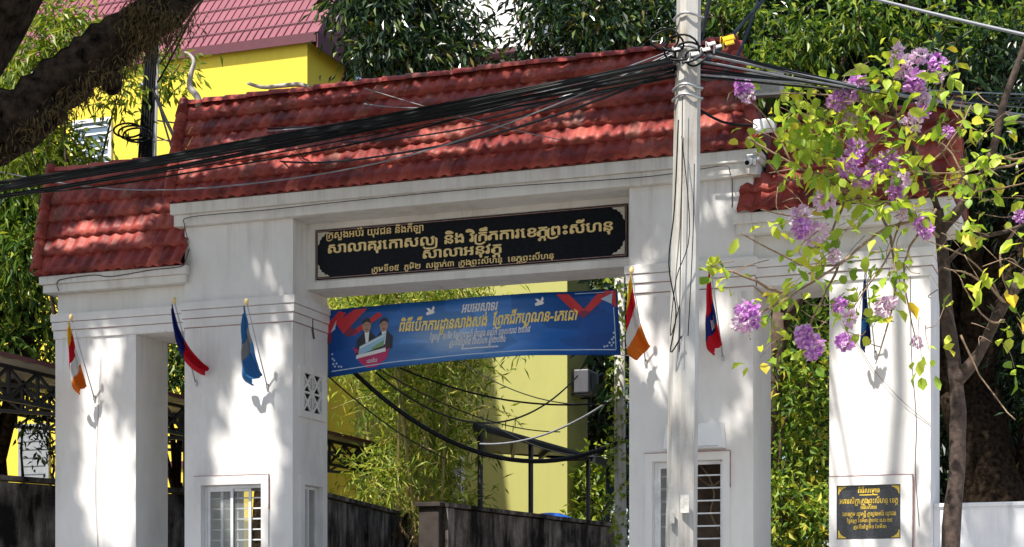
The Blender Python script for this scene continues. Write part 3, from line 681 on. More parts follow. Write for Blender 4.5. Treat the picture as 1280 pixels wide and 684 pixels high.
for nm, mt, pop, qs in (('ribbon', 'red', 0.005, ([[(0.03, 0.80), (0.10, 0.97), (0.145, 0.97), (0.06, 0.62)], [(0.0, 0.62), (0.0, 0.80), (0.045, 0.97), (0.07, 0.93)], [(0.075, 0.60), (0.185, 0.90), (0.20, 0.84), (0.10, 0.58)]],
                             [[(0.80, 0.96), (0.84, 0.96), (0.895, 0.68), (0.865, 0.63)], [(0.87, 0.62), (0.905, 0.66), (0.975, 0.93), (0.935, 0.95)], [(0.955, 0.98), (0.995, 0.98), (0.995, 0.72), (0.975, 0.80)]])),
                        ('ribbon_fold', 'darkred', 0.0065, ([[(0.06, 0.62), (0.085, 0.72), (0.11, 0.63), (0.08, 0.56)]], [[(0.865, 0.63), (0.885, 0.72), (0.91, 0.66), (0.885, 0.58)]], [[(0.0, 0.50), (0.0, 0.60), (0.02, 0.68), (0.015, 0.52)]])),
                        ('ribbon_emblem', 'pale', 0.0075, ([[(0.012, 0.66), (0.035, 0.84), (0.03, 0.70)]], [[(0.945, 0.86), (0.985, 0.94), (0.98, 0.78)]]))):
    for grp in qs:
        m = MB()
        for q in grp: patch(m, q, pop)
        m.build(nm, PR[mt], bn, fix=False)
def dove(m, a, b, s, mir=1):
    for q in ([(-.5, -.1), (-.1, .12), (.35, .05), (.55, -.05), (.35, -.25), (-.05, -.35), (-.45, -.42)], [(-.15, .0), (-.45, .5), (-.1, .45), (.2, .05)], [(.05, .02), (.35, .75), (.5, .45), (.35, .0)]):
        patch(m, [(a + mir * x * s, b + y * s * 4.2) for x, y in q], 0.006)
m = MB(); dove(m, 0.365, 0.83, 0.030, 1); m.build('dove', PR['white'], bn, fix=False)
m = MB(); dove(m, 0.745, 0.84, 0.030, 1); m.build('dove', PR['white'], bn, fix=False)
m = MB()
for i in range(24):
    a0, a1 = 0.015 + 0.97 * i / 24, 0.015 + 0.97 * (i + 1) / 24
    patch(m, [(a0, 0.075), (a1, 0.075), (a1, 0.09), (a0, 0.09)], 0.005)
for i in range(4): patch(m, [(0.985, 0.09 + 0.16 * i), (0.9875, 0.09 + 0.16 * i), (0.9875, 0.09 + 0.16 * (i + 1)), (0.985, 0.09 + 0.16 * (i + 1))], 0.005)
m.build('border_line', PR['pale'], bn, fix=False); m = MB(); patch(m, [(0.86, 0.955), (0.985, 0.955), (0.985, 0.967), (0.86, 0.967)], 0.0045); m.build('border_line', PR['pale'], bn, fix=False); m = MB()
for a, sgn in ((0.015, 1), (0.985, -1)):
    m = MB()
    for k, (dx, dy) in enumerate(((0.006, 0.1), (0.012, 0.06), (0.018, 0.1), (0.004, 0.18), (0.010, 0.15), (0.026, 0.05), (0.003, 0.25), (0.035, 0.04))):
        patch(m, [(a + sgn * dx + 0.004 * math.cos(t), 0.09 + dy + 0.018 * math.sin(t)) for t in (0, 1.2, 2.5, 3.8, 5)], 0.0055)
    m.build('corner_flourish', PR['pale'], bn, fix=False)
# printed group: red swoosh, two men in suits, aerial view panel
g_ = MB(); patch(g_, [(0.092, 0.40), (0.115, 0.16), (0.145, 0.05), (0.18, 0.05), (0.215, 0.16), (0.235, 0.45), (0.20, 0.30), (0.12, 0.27)], 0.0045, 2); g_.build('red_swoosh', PR['magenta'], bn, fix=False)
for cx_, cz, tilt in ((0.143, 0.55, 1), (0.205, 0.53, -1)):
    m = MB(); patch(m, [(cx_ - 0.040, 0.28), (cx_ - 0.036, cz - 0.06), (cx_ - 0.012, cz + 0.06), (cx_ + 0.012, cz + 0.06), (cx_ + 0.032, cz - 0.04), (cx_ + 0.03, 0.30)], 0.006); o = m.build('printed_suit', PR['suit'], bn, fix=False)
    m = MB(); patch(m, [(cx_ - 0.008, cz + 0.06), (cx_ + 0.009, cz + 0.06), (cx_ + 0.004, cz - 0.16), (cx_ - 0.004, cz - 0.12)], 0.0072); m.build('printed_shirt', PR['white'], o, fix=False)
    m = MB(); patch(m, [(cx_ + 0.0155 * math.cos(t) , cz + 0.15 + 0.105 * math.sin(t)) for t in [k * math.pi / 6 for k in range(12)]], 0.0076); m.build('printed_face', PR['skin'], o, fix=False)
    m = MB(); patch(m, [(cx_ - 0.0165, cz + 0.17), (cx_ - 0.013, cz + 0.245), (cx_ - 0.002, cz + 0.275), (cx_ + 0.011, cz + 0.255), (cx_ + 0.0165, cz + 0.18), (cx_ + 0.012, cz + 0.215), (cx_ - 0.011, cz + 0.213)], 0.0084); m.build('printed_hair', PR['hair'], o, fix=False)
    m = MB()
    for dx in (-0.005, 0.005): patch(m, [(cx_ + dx - 0.0025, cz + 0.16), (cx_ + dx + 0.0025, cz + 0.16), (cx_ + dx + 0.0022, cz + 0.172), (cx_ + dx - 0.0022, cz + 0.172)], 0.009)
    patch(m, [(cx_ - 0.005, cz + 0.092), (cx_ + 0.005, cz + 0.092), (cx_ + 0.004, cz + 0.103), (cx_ - 0.004, cz + 0.103)], 0.009); m.build('printed_features', PR['hair'], o, fix=False)
m = MB(); patch(m, [(0.112, 0.27), (0.205, 0.36), (0.212, 0.56), (0.118, 0.40)], 0.0092); vw = m.build('printed_view', PR['sky'], bn, fix=False)
m = MB(); patch(m, [(0.145, 0.30), (0.204, 0.36), (0.206, 0.45), (0.165, 0.36)], 0.0102); m.build('printed_land', PR['green'], vw, fix=False)
m = MB(); patch(m, [(0.116, 0.36), (0.209, 0.51), (0.2095, 0.53), (0.1165, 0.385)], 0.0102); m.build('printed_canal', PR['white'], vw, fix=False)
m = MB(); patch(m, [(0.103, 0.215), (0.212, 0.265), (0.212, 0.325), (0.106, 0.27)], 0.010); m.build('printed_caption', PR['white'], bn, fix=False)
def bline(txt, a0, a1, b, h, mat, pop=0.006, shear=0.2):
    x0, z0 = bxz(a0, b); x1, z1 = bxz(a1, b)
    lettering(txt, x0, x1, z0, h, shear, (z1 - z0) / (x1 - x0), bfy, 0, pop).build('lettering', mat, bn, fix=False)
bline('ជោគជ័យ', 0.142, 0.182, 0.125, 0.06, PR['white'], 0.008, 0.0)
BOLD = 0.026
bline('អបអរសាទរ', 0.475, 0.60, 0.765, 0.155, PR['white'])
bline('ពិធីបើកការដ្ឋានសាងសង់  ព្រែកជីកហ្វូណន-តេជោ', 0.255, 0.862, 0.555, 0.185, PR['gold'])
BOLD = 0.018
bline('ថ្ងៃចន្ទ  ១កើត ខែស្រាពណ៍ ឆ្នាំរោង ឆស័ក ពុទ្ធសករាជ ២៥៦៨', 0.36, 0.71, 0.375, 0.10, PR['white'])
bline('ត្រូវនឹងថ្ងៃទី៥ ខែសីហា ឆ្នាំ២០២៤', 0.43, 0.625, 0.245, 0.10, PR['white'])
m = MB()
for i in range(26):
    a = 0.472 + 0.128 * i / 26; patch(m, [(a, 0.165), (a + 0.0035, 0.167), (a + 0.0035, 0.19), (a, 0.188)], 0.0055)
m.build('small_print', PR['white'], bn, fix=False)
m = MB()
for a, b, q in ((0, 1, (XL1 + 0.005, 0.90, 4.52)), (0, 0, (XL1 + 0.005, 0.90, 3.55)), (1, 1, (XR0 - 0.002, 0.93, 4.5)), (1, 0, (XR0 - 0.002, 0.93, 3.66))): m.tube([bp(a, b), q], 0.006, 5)
m.build('tie_rope', M['whitecable'], bn)

# ------------------------------------------------------------------ flags on the pillars
def colmat(name, col): return leaf_mat(name, [(0, [c * 0.92 for c in col]), (1, col)], 0.75, 0.35, (1, 1, 1), 0.2)
FC = dict(blue=colmat('flag_blue', (0.015, 0.025, 0.20)), red=colmat('flag_red', (0.62, 0.012, 0.03)), yellow=colmat('flag_yellow', (0.80, 0.50, 0.02)), white=colmat('flag_white', (0.75, 0.74, 0.74)),
          orange=colmat('flag_orange', (0.72, 0.20, 0.02)), sky=colmat('flag_light_blue', (0.05, 0.20, 0.48)), dark=colmat('flag_dark_blue', (0.02, 0.045, 0.17)), grey=colmat('flag_emblem_grey', (0.28, 0.30, 0.32)), maroon=colmat('flag_maroon', (0.10, 0.02, 0.06)))
def flag(x, zb, bands, label, width, length, kick=0.0, turn=0.2, yb=0.0, emblem=None, tip=0.92):
    """short pole fixed in the wall and leaning out, with a limp cloth; bands = colours from the top edge down, as shares of the hanging length"""
    fl = empty('flag', (x, yb, zb), label, 'flag', 'flags on the gateway pillars')
    a = Vector((x, yb, zb)); b = Vector((x - 0.03, yb - 0.45, zb + tip)); d = (b - a)
    m = MB(); m.tube([a, b], [0.008, 0.006], 6); m.obox(a + Vector((0, -0.01, 0.02)), Vector((0.014, 0, 0)), Vector((0, 0.012, 0)), Vector((0, 0, 0.03))); m.build('pole', M['galv'], fl)
    bm = bmesh.new(); bmesh.ops.create_icosphere(bm, subdivisions=2, radius=0.025)
    MB().bm(bm, True, Matrix.Translation(b + d.normalized() * 0.02) @ Matrix.Diagonal((1, 1, 1.7, 1))).build('finial', M['gold'], fl)
    nu, nv = 14, 40
    def cp(u, v):
        """u across the gathered folds, v down the cloth"""
        top = b - d * 0.03; bot = b - d * 0.75
        e = top.lerp(bot, min(1, v * 1.02))            # attached edge slides along the pole
        hang = Vector((0, -0.03, -0.10 * v * length))
        spread = width * (0.12 + 0.88 * min(1, v * 1.15)) * (1 if v < 0.85 else 1 - (v - 0.85) * 2.0)
        fold = (0.04 * math.sin(u * 9.0 + v * 2.0) + 0.014 * math.sin(u * 23.0 + v * 7.0)) * (0.3 + v) + 0.008 * math.sin(v * 19 + u * 6)
        s_ = Vector((math.cos(turn), -math.sin(turn), 0))
        off = s_ * (-(u) * spread + kick * v * v * v) + Vector((-s_.y * 1, s_.x * 1, 0)) * fold * -1
        return e + off + Vector((0, -0.035, -u * (0.30 + 0.25 * math.sin(v * 3)) * length * 0.55)) + hang
    cloth = None; acc = 0.0
    for k, (c, share, skew) in enumerate(bands):
        v0, v1 = acc, acc + share; acc = v1; m = MB(); n0 = 8
        ps_ = bands[k - 1][2] if k else 0
        vs = [cp(i / nu, min(1, max(0, lerp(v0 + ps_ * (i / nu - .5), v1 + skew * (i / nu - .5), j / n0)))) for j in range(n0 + 1) for i in range(nu + 1)]
        m.add(vs, [(j * (nu + 1) + i, j * (nu + 1) + i + 1, (j + 1) * (nu + 1) + i + 1, (j + 1) * (nu + 1) + i) for j in range(n0) for i in range(nu)], True)
        o = m.build('cloth', FC[c], fl, fix=False); s_ = o.modifiers.new('thickness', 'SOLIDIFY'); s_.thickness = 0.004; s_.offset = 0
    if emblem:
        m = MB()
        for e in range(4):
            u0 = emblem[1] - 0.16 + 0.09 * e; p = [cp(u0, emblem[2] + 0.09) + Vector((0, -0.018, 0)), cp(u0 + 0.07, emblem[2] + 0.09) + Vector((0, -0.018, 0)), cp(u0 + 0.07, emblem[2] - 0.03 - 0.03 * (e % 2)) + Vector((0, -0.018, 0)), cp(u0, emblem[2] - 0.03) + Vector((0, -0.018, 0))]
            m.add(p, [(0, 1, 2, 3)])
        m.build('emblem', FC[emblem[0]], fl, fix=False)
    return fl
bud = (('yellow', 0.22, 0.10), ('red', 0.24, 0.12), ('white', 0.26, 0.10), ('orange', 0.28, 0))
flag(-12.30, 3.36, bud, 'striped flag, yellow red white and orange, on the left outer pillar', 0.17, 0.62, 0.02, -0.25, WY)
flag(-10.84, 3.46, (('blue', 0.62, 0.15), ('red', 0.38, 0)), 'dark blue and red flag at the left edge of the left inner pillar', 0.10, 0.45, 0.26, -0.3)
flag(-9.88, 3.38, (('sky', 0.34, 0.1), ('grey', 0.24, 0.15), ('sky', 0.42, 0)), 'light blue flag with a grey emblem on the left inner pillar', 0.30, 0.72, 0.05, 0.25)
flag(-5.25, 3.42, bud, 'striped flag, yellow red white and orange, at the right end of the banner', 0.19, 0.70, 0.1, -0.35)
flag(-4.39, 3.42, (('red', 0.45, 0.05), ('blue', 0.30, 0.05), ('red', 0.25, 0)), 'red and blue flag with a pale emblem on the right inner pillar', 0.17, 0.66, 0.05, 0.1, emblem=('white', 0.3, 0.62))
flag(-2.78, 3.39, (('dark', 0.5, 0.1), ('sky', 0.2, 0.1), ('dark', 0.3, 0)), 'rolled dark blue flag behind the purple flowers on the right outer pillar', 0.13, 0.62, 0.0, 0.1, WY, tip=0.80)

# ------------------------------------------------------------------ small fittings on the gateway
lamp = empty('floodlight', (-4.05, 0.1, 6.15), 'grey floodlight fixed beside the right end of the main roof', 'floodlight')
m = MB(); m.obox((-4.02, 0.12, 6.37), Vector((0.25, 0.04, 0)), Vector((-0.02, 0.05, 0.0)), Vector((0, -0.02, 0.12))); m.build('housing', M['galv'], lamp)
m = MB(); m.obox((-4.01, 0.05, 6.365), Vector((0.21, 0.034, 0)), Vector((-0.002, 0.006, 0.0)), Vector((0, -0.015, 0.09))); m.build('lens', M['glass'], lamp)
m = MB(); m.bar((-4.2, 0.17, 6.05), (-4.2, 0.17, 6.33), 0.03); m.bar((-4.25, 0.4, 6.05), (-4.2, 0.15, 6.05), 0.03); m.build('bracket', M['steel'], lamp)
jb = empty('junction_box', (-3.86, -0.3, 5.72), 'small white cable box hanging below the cables beside the right roof end', 'box')
m = MB(); m.box(-3.99, -3.76, -0.36, -0.24, 5.74, 5.87, 0.02); m.build('housing', M['plastic_white'], jb)
m = MB(); m.tube(smooth_path([(-4.62, -0.5, 6.05), (-4.3, -0.4, 5.86), (-3.99, -0.3, 5.82)]), 0.014, 6); m.tube(smooth_path([(-3.76, -0.3, 5.82), (-3.4, -0.2, 5.86), (-3.0, 0, 5.95)]), 0.012, 6); m.build('lead', M['cable'], jb)
cc = empty('security_camera', (-4.02, -0.13, 5.42), 'small metal security camera on the right end of the main eave', 'camera')
m = MB(); m.box(-4.10, -4.0, -0.16, -0.126, 5.44, 5.56, 0.004); m.bar((-4.05, -0.14, 5.5), (-4.05, -0.26, 5.46), 0.025); m.build('mount', M['galv'], cc)
m = MB(); m.tube([(-4.05, -0.2, 5.48), (-4.05, -0.36, 5.42)], 0.035, 10); m.build('housing', M['plastic_white'], cc)
m = MB(); m.tube([(-4.05, -0.361, 5.419), (-4.05, -0.366, 5.417)], 0.025, 10); m.build('lens', M['blackstone'], cc)
cb = empty('wall_cabinet', (-4.70, -0.1, 2.47), 'white box mounted above the window of the right inner pillar behind the utility pole', 'box')
m = MB(); m.add([(-5.0, -0.2, 2.47), (-4.36, -0.2, 2.47), (-4.36, -0.002, 2.47), (-5.0, -0.002, 2.47), (-4.98, -0.17, 2.73), (-4.38, -0.17, 2.73), (-4.38, -0.002, 2.75), (-4.98, -0.002, 2.75)], [(3, 2, 1, 0), (4, 5, 6, 7), (0, 1, 5, 4), (1, 2, 6, 5), (2, 3, 7, 6), (3, 0, 4, 7)])
m.build('housing', M['paper'], cb)
MB().box(-4.96, -4.40, -0.205, -0.2005, 2.478, 2.486).build('lip', M['galv'], cb)
def wire(name, pts, r, mat, label, cat='wire', group=None, k=5, n=5):
    return tag(MB().tube(smooth_path(pts, k), r, n).build(name, mat, origin=tuple(pts[0])), label, cat, group)
wire('fascia_wire', [(-10.93, -0.045, 5.2), (-10.94, -0.10, 5.36), (-10.9, -0.133, 5.44), (-10.5, -0.133, 5.455), (-9.8, -0.133, 5.45), (-8.8, -0.133, 5.465), (-7.1, -0.133, 5.47), (-5.3, -0.133, 5.43), (-4.6, -0.133, 5.46), (-4.33, -0.133, 5.47), (-4.29, -0.12, 5.40), (-4.29, -0.012, 5.33), (-4.29, -0.012, 5.05)], 0.006, M['brownwire'], 'thin brown wire stapled along the main eave')
wire('fascia_wire', [(-12.73, -0.07, 4.70), (-12.73, -0.108, 4.80), (-12.62, -0.108, 4.84), (-12.2, -0.108, 4.855), (-11.95, -0.108, 4.82), (-11.4, -0.108, 4.86), (-11.02, -0.108, 4.87), (-10.94, -0.10, 4.92), (-10.93, -0.012, 5.1)], 0.006, M['brownwire'], 'thin brown wire along the eave of the left wing')
wire('wall_wire', [(-2.42, 0.05, 4.2), (-2.41, 0.05, 3.4), (-2.36, 0.05, 2.7), (-2.37, 0.05, 2.2), (-2.33, 0.05, 1.6)], 0.004, M['brownwire'], 'thin wire hanging down the right edge of the right outer pillar')
wire('wall_wire', [(-3.0, 0.03, 3.6), (-2.8, 0.03, 3.25), (-2.5, 0.03, 2.9), (-2.22, 0.05, 2.65)], 0.003, M['brownwire'], 'thin wire slanting across the face of the right outer pillar')
wire('wall_wire', [(-9.54, 0.35, 4.43), (-9.53, 0.5, 4.35), (-9.535, 0.48, 4.2), (-9.53, 0.52, 4.02)], 0.012, M['brownwire'], 'short dark wire dangling on the side of the left pillar cornice')
wire('wall_wire', [(-12.2, 0.045, 3.9), (-12.25, 0.045, 3.0), (-12.28, 0.045, 2.2), (-12.22, 0.045, 1.2)], 0.003, M['brownwire'], 'thin wire down the face of the left outer pillar')

# ------------------------------------------------------------------ low wall on the right
lw = empty('low_wall', (2.0, 0.35, 0), 'low white rendered wall running right from the gateway', 'wall')
MB().box(OR1 + 0.002, 16, 0.30, 0.48, 0, 1.80).build('panel', M['lowwall'], lw)
MB().box(OR1 + 0.002, 16, 0.28, 0.50, 1.80, 1.845, 0.01).build('coping', M['lowwall'], lw)

# ------------------------------------------------------------------ utility pole
PB = at(850, 790, 14.0); PT = at(861, 0, 14.0); ax = (PT - PB); 
def pole_at(z): return PB + ax * ((z - PB.z) / ax.z)
up_ = empty('utility_pole', (pole_at(-0.7).x, pole_at(-0.7).y, -0.75), 'tall grey concrete utility pole in front of the right inner pillar', 'utility pole')
m = MB(); rows = []; zs = [-0.8, 1.2, 2.5, 3.8, 4.75, 4.86, 6.5, 9.0]; hw = [0.125, 0.112, 0.105, 0.097, 0.092, 0.088, 0.082, 0.072]
rot = R(33)
for z, h in zip(zs, hw):
    c = pole_at(z); q = []
    for (sx, sy) in ((1, .55), (.55, 1), (-.55, 1), (-1, .55), (-1, -.55), (-.55, -1), (.55, -1), (1, -.55)):
        x, y = sx * h, sy * h; q.append((c.x + x * math.cos(rot) - y * math.sin(rot), c.y + x * math.sin(rot) + y * math.cos(rot), z))
    rows.append(q)
n = len(zs); m.add([p for q in rows for p in q], [(i * 8 + k, i * 8 + (k + 1) % 8, (i + 1) * 8 + (k + 1) % 8, (i + 1) * 8 + k) for i in range(n - 1) for k in range(8)] + [tuple(range(8))[::-1], tuple((n - 1) * 8 + k for k in range(8))])
m.build('shaft', M['concrete'], up_)
for z in (4.72, 4.80, 5.02, 5.10, 5.36):
    m = MB(); c = pole_at(z); m.tube([c + Vector((0.118 * math.cos(t), 0.118 * math.sin(t), 0.012 * math.sin(3 * t))) for t in [k * math.pi / 10 for k in range(21)]], 0.010, 6, cap=False); m.build('strap', M['galv'], up_)
def hooks(name, mat, items):
    for (dx, dy, z, s_) in items:
        c = pole_at(z); m = MB(); m.obox(c + Vector((dx, dy, 0)), Vector((s_, 0, 0.15 * s_)), Vector((0, 0.4 * s_, 0)), Vector((-0.1 * s_, 0, 0.35 * s_)))
        m.tube([c + Vector((dx - s_, dy, 0.01)), c + Vector((dx - 1.4 * s_, dy, 0.02)), c + Vector((dx - 1.5 * s_, dy, -0.05))], 0.006, 5); m.build(name, mat, up_)
hooks('cable_clamp', M['plastic_yellow'], ((-0.06, -0.14, 5.18, 0.035), (0.34, -0.05, 5.15, 0.045), (0.35, -0.06, 5.11, 0.035)))
hooks('cable_clamp', M['plastic_white'], ((0.03, -0.15, 4.98, 0.03), (0.18, -0.12, 5.06, 0.03), (0.22, -0.12, 5.10, 0.03), (-0.05, -0.15, 5.08, 0.025), (0.10, -0.16, 5.02, 0.03), (0.27, -0.1, 5.08, 0.025)))
for k in range(5):      # spare coils tied round the pole
    c = pole_at(4.98 + 0.04 * k) + Vector((0.10 - 0.06 * k, -0.13 - 0.01 * k, 0.02)); r = 0.06 + 0.02 * (k % 3)
    m = MB(); m.tube([c + Vector((r * 1.4 * math.cos(t), 0.03 * math.sin(2 * t + k), r * math.sin(t))) for t in [j * math.pi / 10 for j in range(21)]], 0.009, 5, cap=False); m.build('cable_coil', M['cable'], up_)
m = MB(); m.obox(at(856, 630, 13.85), Vector((0.035, 0, 0)), Vector((0, 0.004, 0)), Vector((0, 0, 0.07))); m.obox(at(840, 645, 13.86), Vector((0.02, -0.02, 0)), Vector((0.004, 0.004, 0)), Vector((0, 0, 0.06)))
m.build('paper_notice', M['notice'], up_)
for k, pts in enumerate(([(848, 150), (843, 260), (836, 330), (845, 390), (838, 440), (852, 420)], [(853, 120), (852, 240), (850, 360), (849, 440)], [(852, 170), (862, 290), (845, 350), (838, 420), (850, 380)], [(868, 205), (866, 300), (860, 420)])):
    wire('hanging_wire', [at(u, v, 13.84 - 0.01 * k) for u, v in pts], 0.004 if k else 0.006, M['cable'], ('loose black wire looping down the left side of the utility pole', 'thin wire hanging straight down the middle of the utility pole', 'thin wire crossing the face of the utility pole', 'thin wire down the right edge of the utility pole')[k])

# ------------------------------------------------------------------ overhead cables
def sagging(a, b, sag, n=26, wob=0.0):
    a = Vector(a); b = Vector(b); out = []; ph = random.random() * 6
    for i in range(n + 1):
        t = i / n; p = a.lerp(b, t); p.z -= 4 * sag * t * (1 - t); p.z += wob * math.sin(t * 17 + ph) * t * (1 - t); p.y += wob * math.cos(t * 13 + ph) * t * (1 - t); out.append(p)
    return out
def cable(a, b, sag, r, mat, label, group=None, wob=0.0):
    a = Vector(a); return tag(MB().tube(sagging(a, b, sag, wob=wob), r, 6).build('overhead_cable', mat, origin=tuple(a)), label, 'cable', group)
P0 = pole_at(5.0)
GL = 'black cables of the thick bundle running left from the utility pole'
for k in range(11):
    z = 5.02 + random.uniform(-0.05, 0.07); zl = 4.85 + random.uniform(-0.10, 0.12) + z - 5.02; dy = random.uniform(-0.28, 0.28)
    cable(P0 + Vector((-0.08, dy - 0.05, z - 5.0)), (-33.5, -5.0 + dy * 2, zl), 0.60 + random.uniform(-0.10, 0.14), random.choice((0.006, 0.008, 0.010, 0.012, 0.015, 0.017)), M['cable'], 'black cable in the thick bundle running left from the utility pole across the roofs', GL, 0.25)
for k, (u, v, Y, r, sg, mt, lb) in enumerate(((190, 150, 25, 0.011, 0.25, 'cable', 'black cable from the utility pole to the leaning pole behind the left wing, uppermost'), (188, 168, 25, 0.011, 0.55, 'cable', 'black cable from the utility pole to the leaning pole behind the left wing, lower'),
        (186, 176, 25, 0.007, 0.12, 'greycable', 'thin grey cable from the utility pole to the leaning pole behind the left wing'), (-200, 250, 17, 0.008, 0.30, 'cable', 'single black cable hanging just under the thick bundle'), (-200, 150, 18, 0.006, 0.9, 'greycable', 'thin grey wire sagging over the upper tiles of the main roof'))):
    cable(pole_at(4.9 + 0.06 * k) + Vector((-0.08, 0.02 * k - 0.05, 0)), at(u, v, Y), sg, r, M[mt], lb, wob=0.05)
GR = 'black cables spreading right from the utility pole behind the flowers'
for k in range(13):
    v = 84 + k * 3.6 + random.uniform(-2, 2); Y = 18.3 + random.uniform(-0.4, 1.0)
    e = at(1330, v + 4, Y); q = pole_at(4.90 + 0.02 * k) + Vector((0.08, random.uniform(-0.05, 0.12), 0)); far = q + (e - q) * 4.5
    cable(q, far, 0.42 + random.uniform(-0.05, 0.10), random.choice((0.006, 0.008, 0.010, 0.012)), M['cable' if k % 3 else 'greycable'], 'cable spreading right from the utility pole in front of the dark trees', GR, 0.05)
for k, (a, b, sg, r) in enumerate((((872, 85, 14), (1000, -70, 24), 0.12, 0.02), ((870, 70, 14), (905, -90, 16), 0.05, 0.02), ((872, 95, 14), (960, -60, 22), 0.5, 0.016), ((866, 60, 14), (870, -60, 20), 0.05, 0.014))):
    cable(at(*a), at(*b), sg, r, M['cable'], ('thick black cable rising to the upper right from the utility pole', 'black cable climbing steeply beside the top of the utility pole', 'black cable drooping before it rises right of the utility pole', 'black cable going up behind the top of the utility pole')[k], wob=0.05)
cable(at(935, -45, 11), at(1420, 72, 10.0), 0.03, 0.010, M['greycable'], 'light grey twisted wire crossing the top right corner')
for k, (a, b, sg, r, mt) in enumerate((((840, 70, 14), (600, 150, 18.3), 0.05, 0.010, 'cable'), ((846, 66, 14), (700, 122, 18.6), 0.04, 0.012, 'whitecable'), ((838, 90, 14), (430, 178, 19.8), 0.12, 0.008, 'cable'), ((842, 62, 14), (455, 130, 20.2), 0.2, 0.006, 'greycable'), ((455, 110, 20.2), (700, 175, 19), 0.03, 0.005, 'greycable'))):
    cable(at(*a), at(*b), sg, r, M[mt], ('black cable dropping from the utility pole to the middle of the main roof', 'white cable dropping from the utility pole to the upper right tiles', 'black cable running from the utility pole low over the main roof', 'thin grey wire from the utility pole to the left part of the ridge', 'thin grey wire lying diagonally on the upper tiles')[k])
# cables behind the entrance
vine_pole = at(775, 500, 22.6)
for k, (a, b, sg, r, lb) in enumerate((((425, 448, 21.8), (790, 545, 22.6), 0.72, 0.030, 'thickest black cable bundle sagging behind the entrance'), ((470, 466, 22.5), (722, 470, 30), 0.72, 0.014, 'black cable in a deep curve from the banner to the air conditioner'), ((500, 460, 22.5), (785, 500, 22.6), 0.22, 0.012, 'black cable sagging in a shallow curve to the vine covered pole'),
        ((600, 555, 25), (790, 480, 22.6), 0.22, 0.014, 'grey cable curving up to the vine covered pole'), ((410, 470, 22.0), (560, 575, 27), 0.1, 0.010, 'black cable slanting down across the bamboo'), ((560, 440, 24), (790, 500, 22.6), 0.3, 0.008, 'thin wire across the pale green wall'), ((600, 520, 26), (770, 570, 25), 0.2, 0.008, 'thin wire low across the pale green wall'), ((440, 440, 22), (700, 540, 30), 0.25, 0.010, 'wire running from the banner towards the shed'))):
    cable(at(*a), at(*b), sg, r, M['cable'] if k != 3 else M['greycable'], lb)
# ------------------------------------------------------------------ leaning pole behind the left wing, and the vine covered pole
bpz = empty('utility_pole', (at(178, 640, 24.5).x, at(178, 640, 24.5).y, 0), 'weathered concrete pole leaning behind the left wing roof with cables tied to it', 'utility pole')
a = at(171, 840, 24.5); b = at(193, 30, 24.5); MB().tube([a, a.lerp(b, 0.5), b], [0.11, 0.09, 0.075], 10).build('shaft', M['concrete'], bpz)
m = MB()
for k in range(5): m.tube(smooth_path([at(172 + 4 * k, 225, 24.3), at(178 + 3 * k, 140 + 4 * k, 24.32), at(184 + 3 * k, 60, 24.33), at(190 + 4 * k, 20, 24.3)]), 0.02, 6)
m.build('riser_cable', M['cable'], bpz)
m = MB(); m.tube([at(176, 106, 24.35), at(196, 110, 24.35)], 0.03, 8); m.tube([at(172, 176, 24.35), at(194, 176, 24.35)], 0.03, 8); m.build('strap', M['galv'], bpz)
m = MB()
for k in range(3): m.tube([at(160 + 6 * k + 18 * math.cos(t), 163 + 9 * math.sin(t) + 3 * k, 24.2) for t in [j * math.pi / 8 for j in range(17)]], 0.015, 5, cap=False)
m.build('cable_coil', M['cable'], bpz)
for k, (p, q, lb) in enumerate((((200, 80, 24.5), (290, -60, 20), 'black wire rising right from the leaning pole in front of the yellow wall'), ((196, 105, 24.5), (235, 30, 24), 'short wire rising from the leaning pole'), ((190, 110, 24.4), (222, 180, 22.5), 'thick black wire dropping from the leaning pole to the left wing roof'), ((196, 120, 24.4), (216, 190, 22.5), 'second black wire dropping from the leaning pole beside the thick one'))):
    cable(at(*p), at(*q), 0.02, 0.025 if k == 2 else 0.014, M['cable'], lb)
vp = empty('utility_pole', (vine_pole.x, vine_pole.y, 0), 'slim pale concrete pole with climbing vines at the right of the entrance', 'utility pole')
MB().tube([at(777, 850, 22.6), at(775, 560, 22.6), at(774, 330, 22.6)], [0.085, 0.075, 0.062], 10).build('shaft', M['concrete'], vp)
m = MB(); cs = [at(775 + random.uniform(-9, 9), v, 22.5) for v in range(335, 690, 6)]; clump_leaves(m, cs, 7, 0.06, 0.09, 0.05, 0.3); m.build('vine', M['leaf_lime'], vp, fix=False)

# ------------------------------------------------------------------ buildings behind
yb = empty('yellow_building', (-22, 17, 0), 'bright yellow two storey building with a maroon sheet roof behind the left wing', 'building')
YB = 12.7; xr = at(403, 90, 36).x
m = MB()
xr_ = -15.75
zt = 12.17
x0 = -34.0
m.box(x0, xr_, YB, YB + 2.2, 0, zt); m.build('wall', M['yellow'], yb)
# hip roof with standing ribs
ex0, ex1, ey0, ey1, ez = x0 - 0.6, xr_ + 0.25, YB - 0.10, YB + 2.4, 12.22
m = MB(); rz = 14.8; rx0, rx1, ry = x0 + 4, xr_ + 0.2, YB + 2.2
m.add([(ex0, ey0, ez), (ex1, ey0, ez), (ex1, ey1, ez), (ex0, ey1, ez), (rx0, ry, rz), (rx1, ry, rz)], [(0, 1, 5, 4), (1, 2, 5), (2, 3, 4, 5), (3, 0, 4), (3, 2, 1, 0)])
roof = m.build('roof', M['maroonroof'], yb)
m = MB(); A = Vector((0, ry - ey0, rz - ez)); nrm = Vector((0, -A.z, A.y)).normalized()
def roof_top(x):                   # how far up the slope a rib at x may run before the hip
    t = 1.0
    if x > rx1: t = min(t, (ex1 - x) / (ex1 - rx1))
    if x < rx0: t = min(t, (x - ex0) / (rx0 - ex0))
    return t
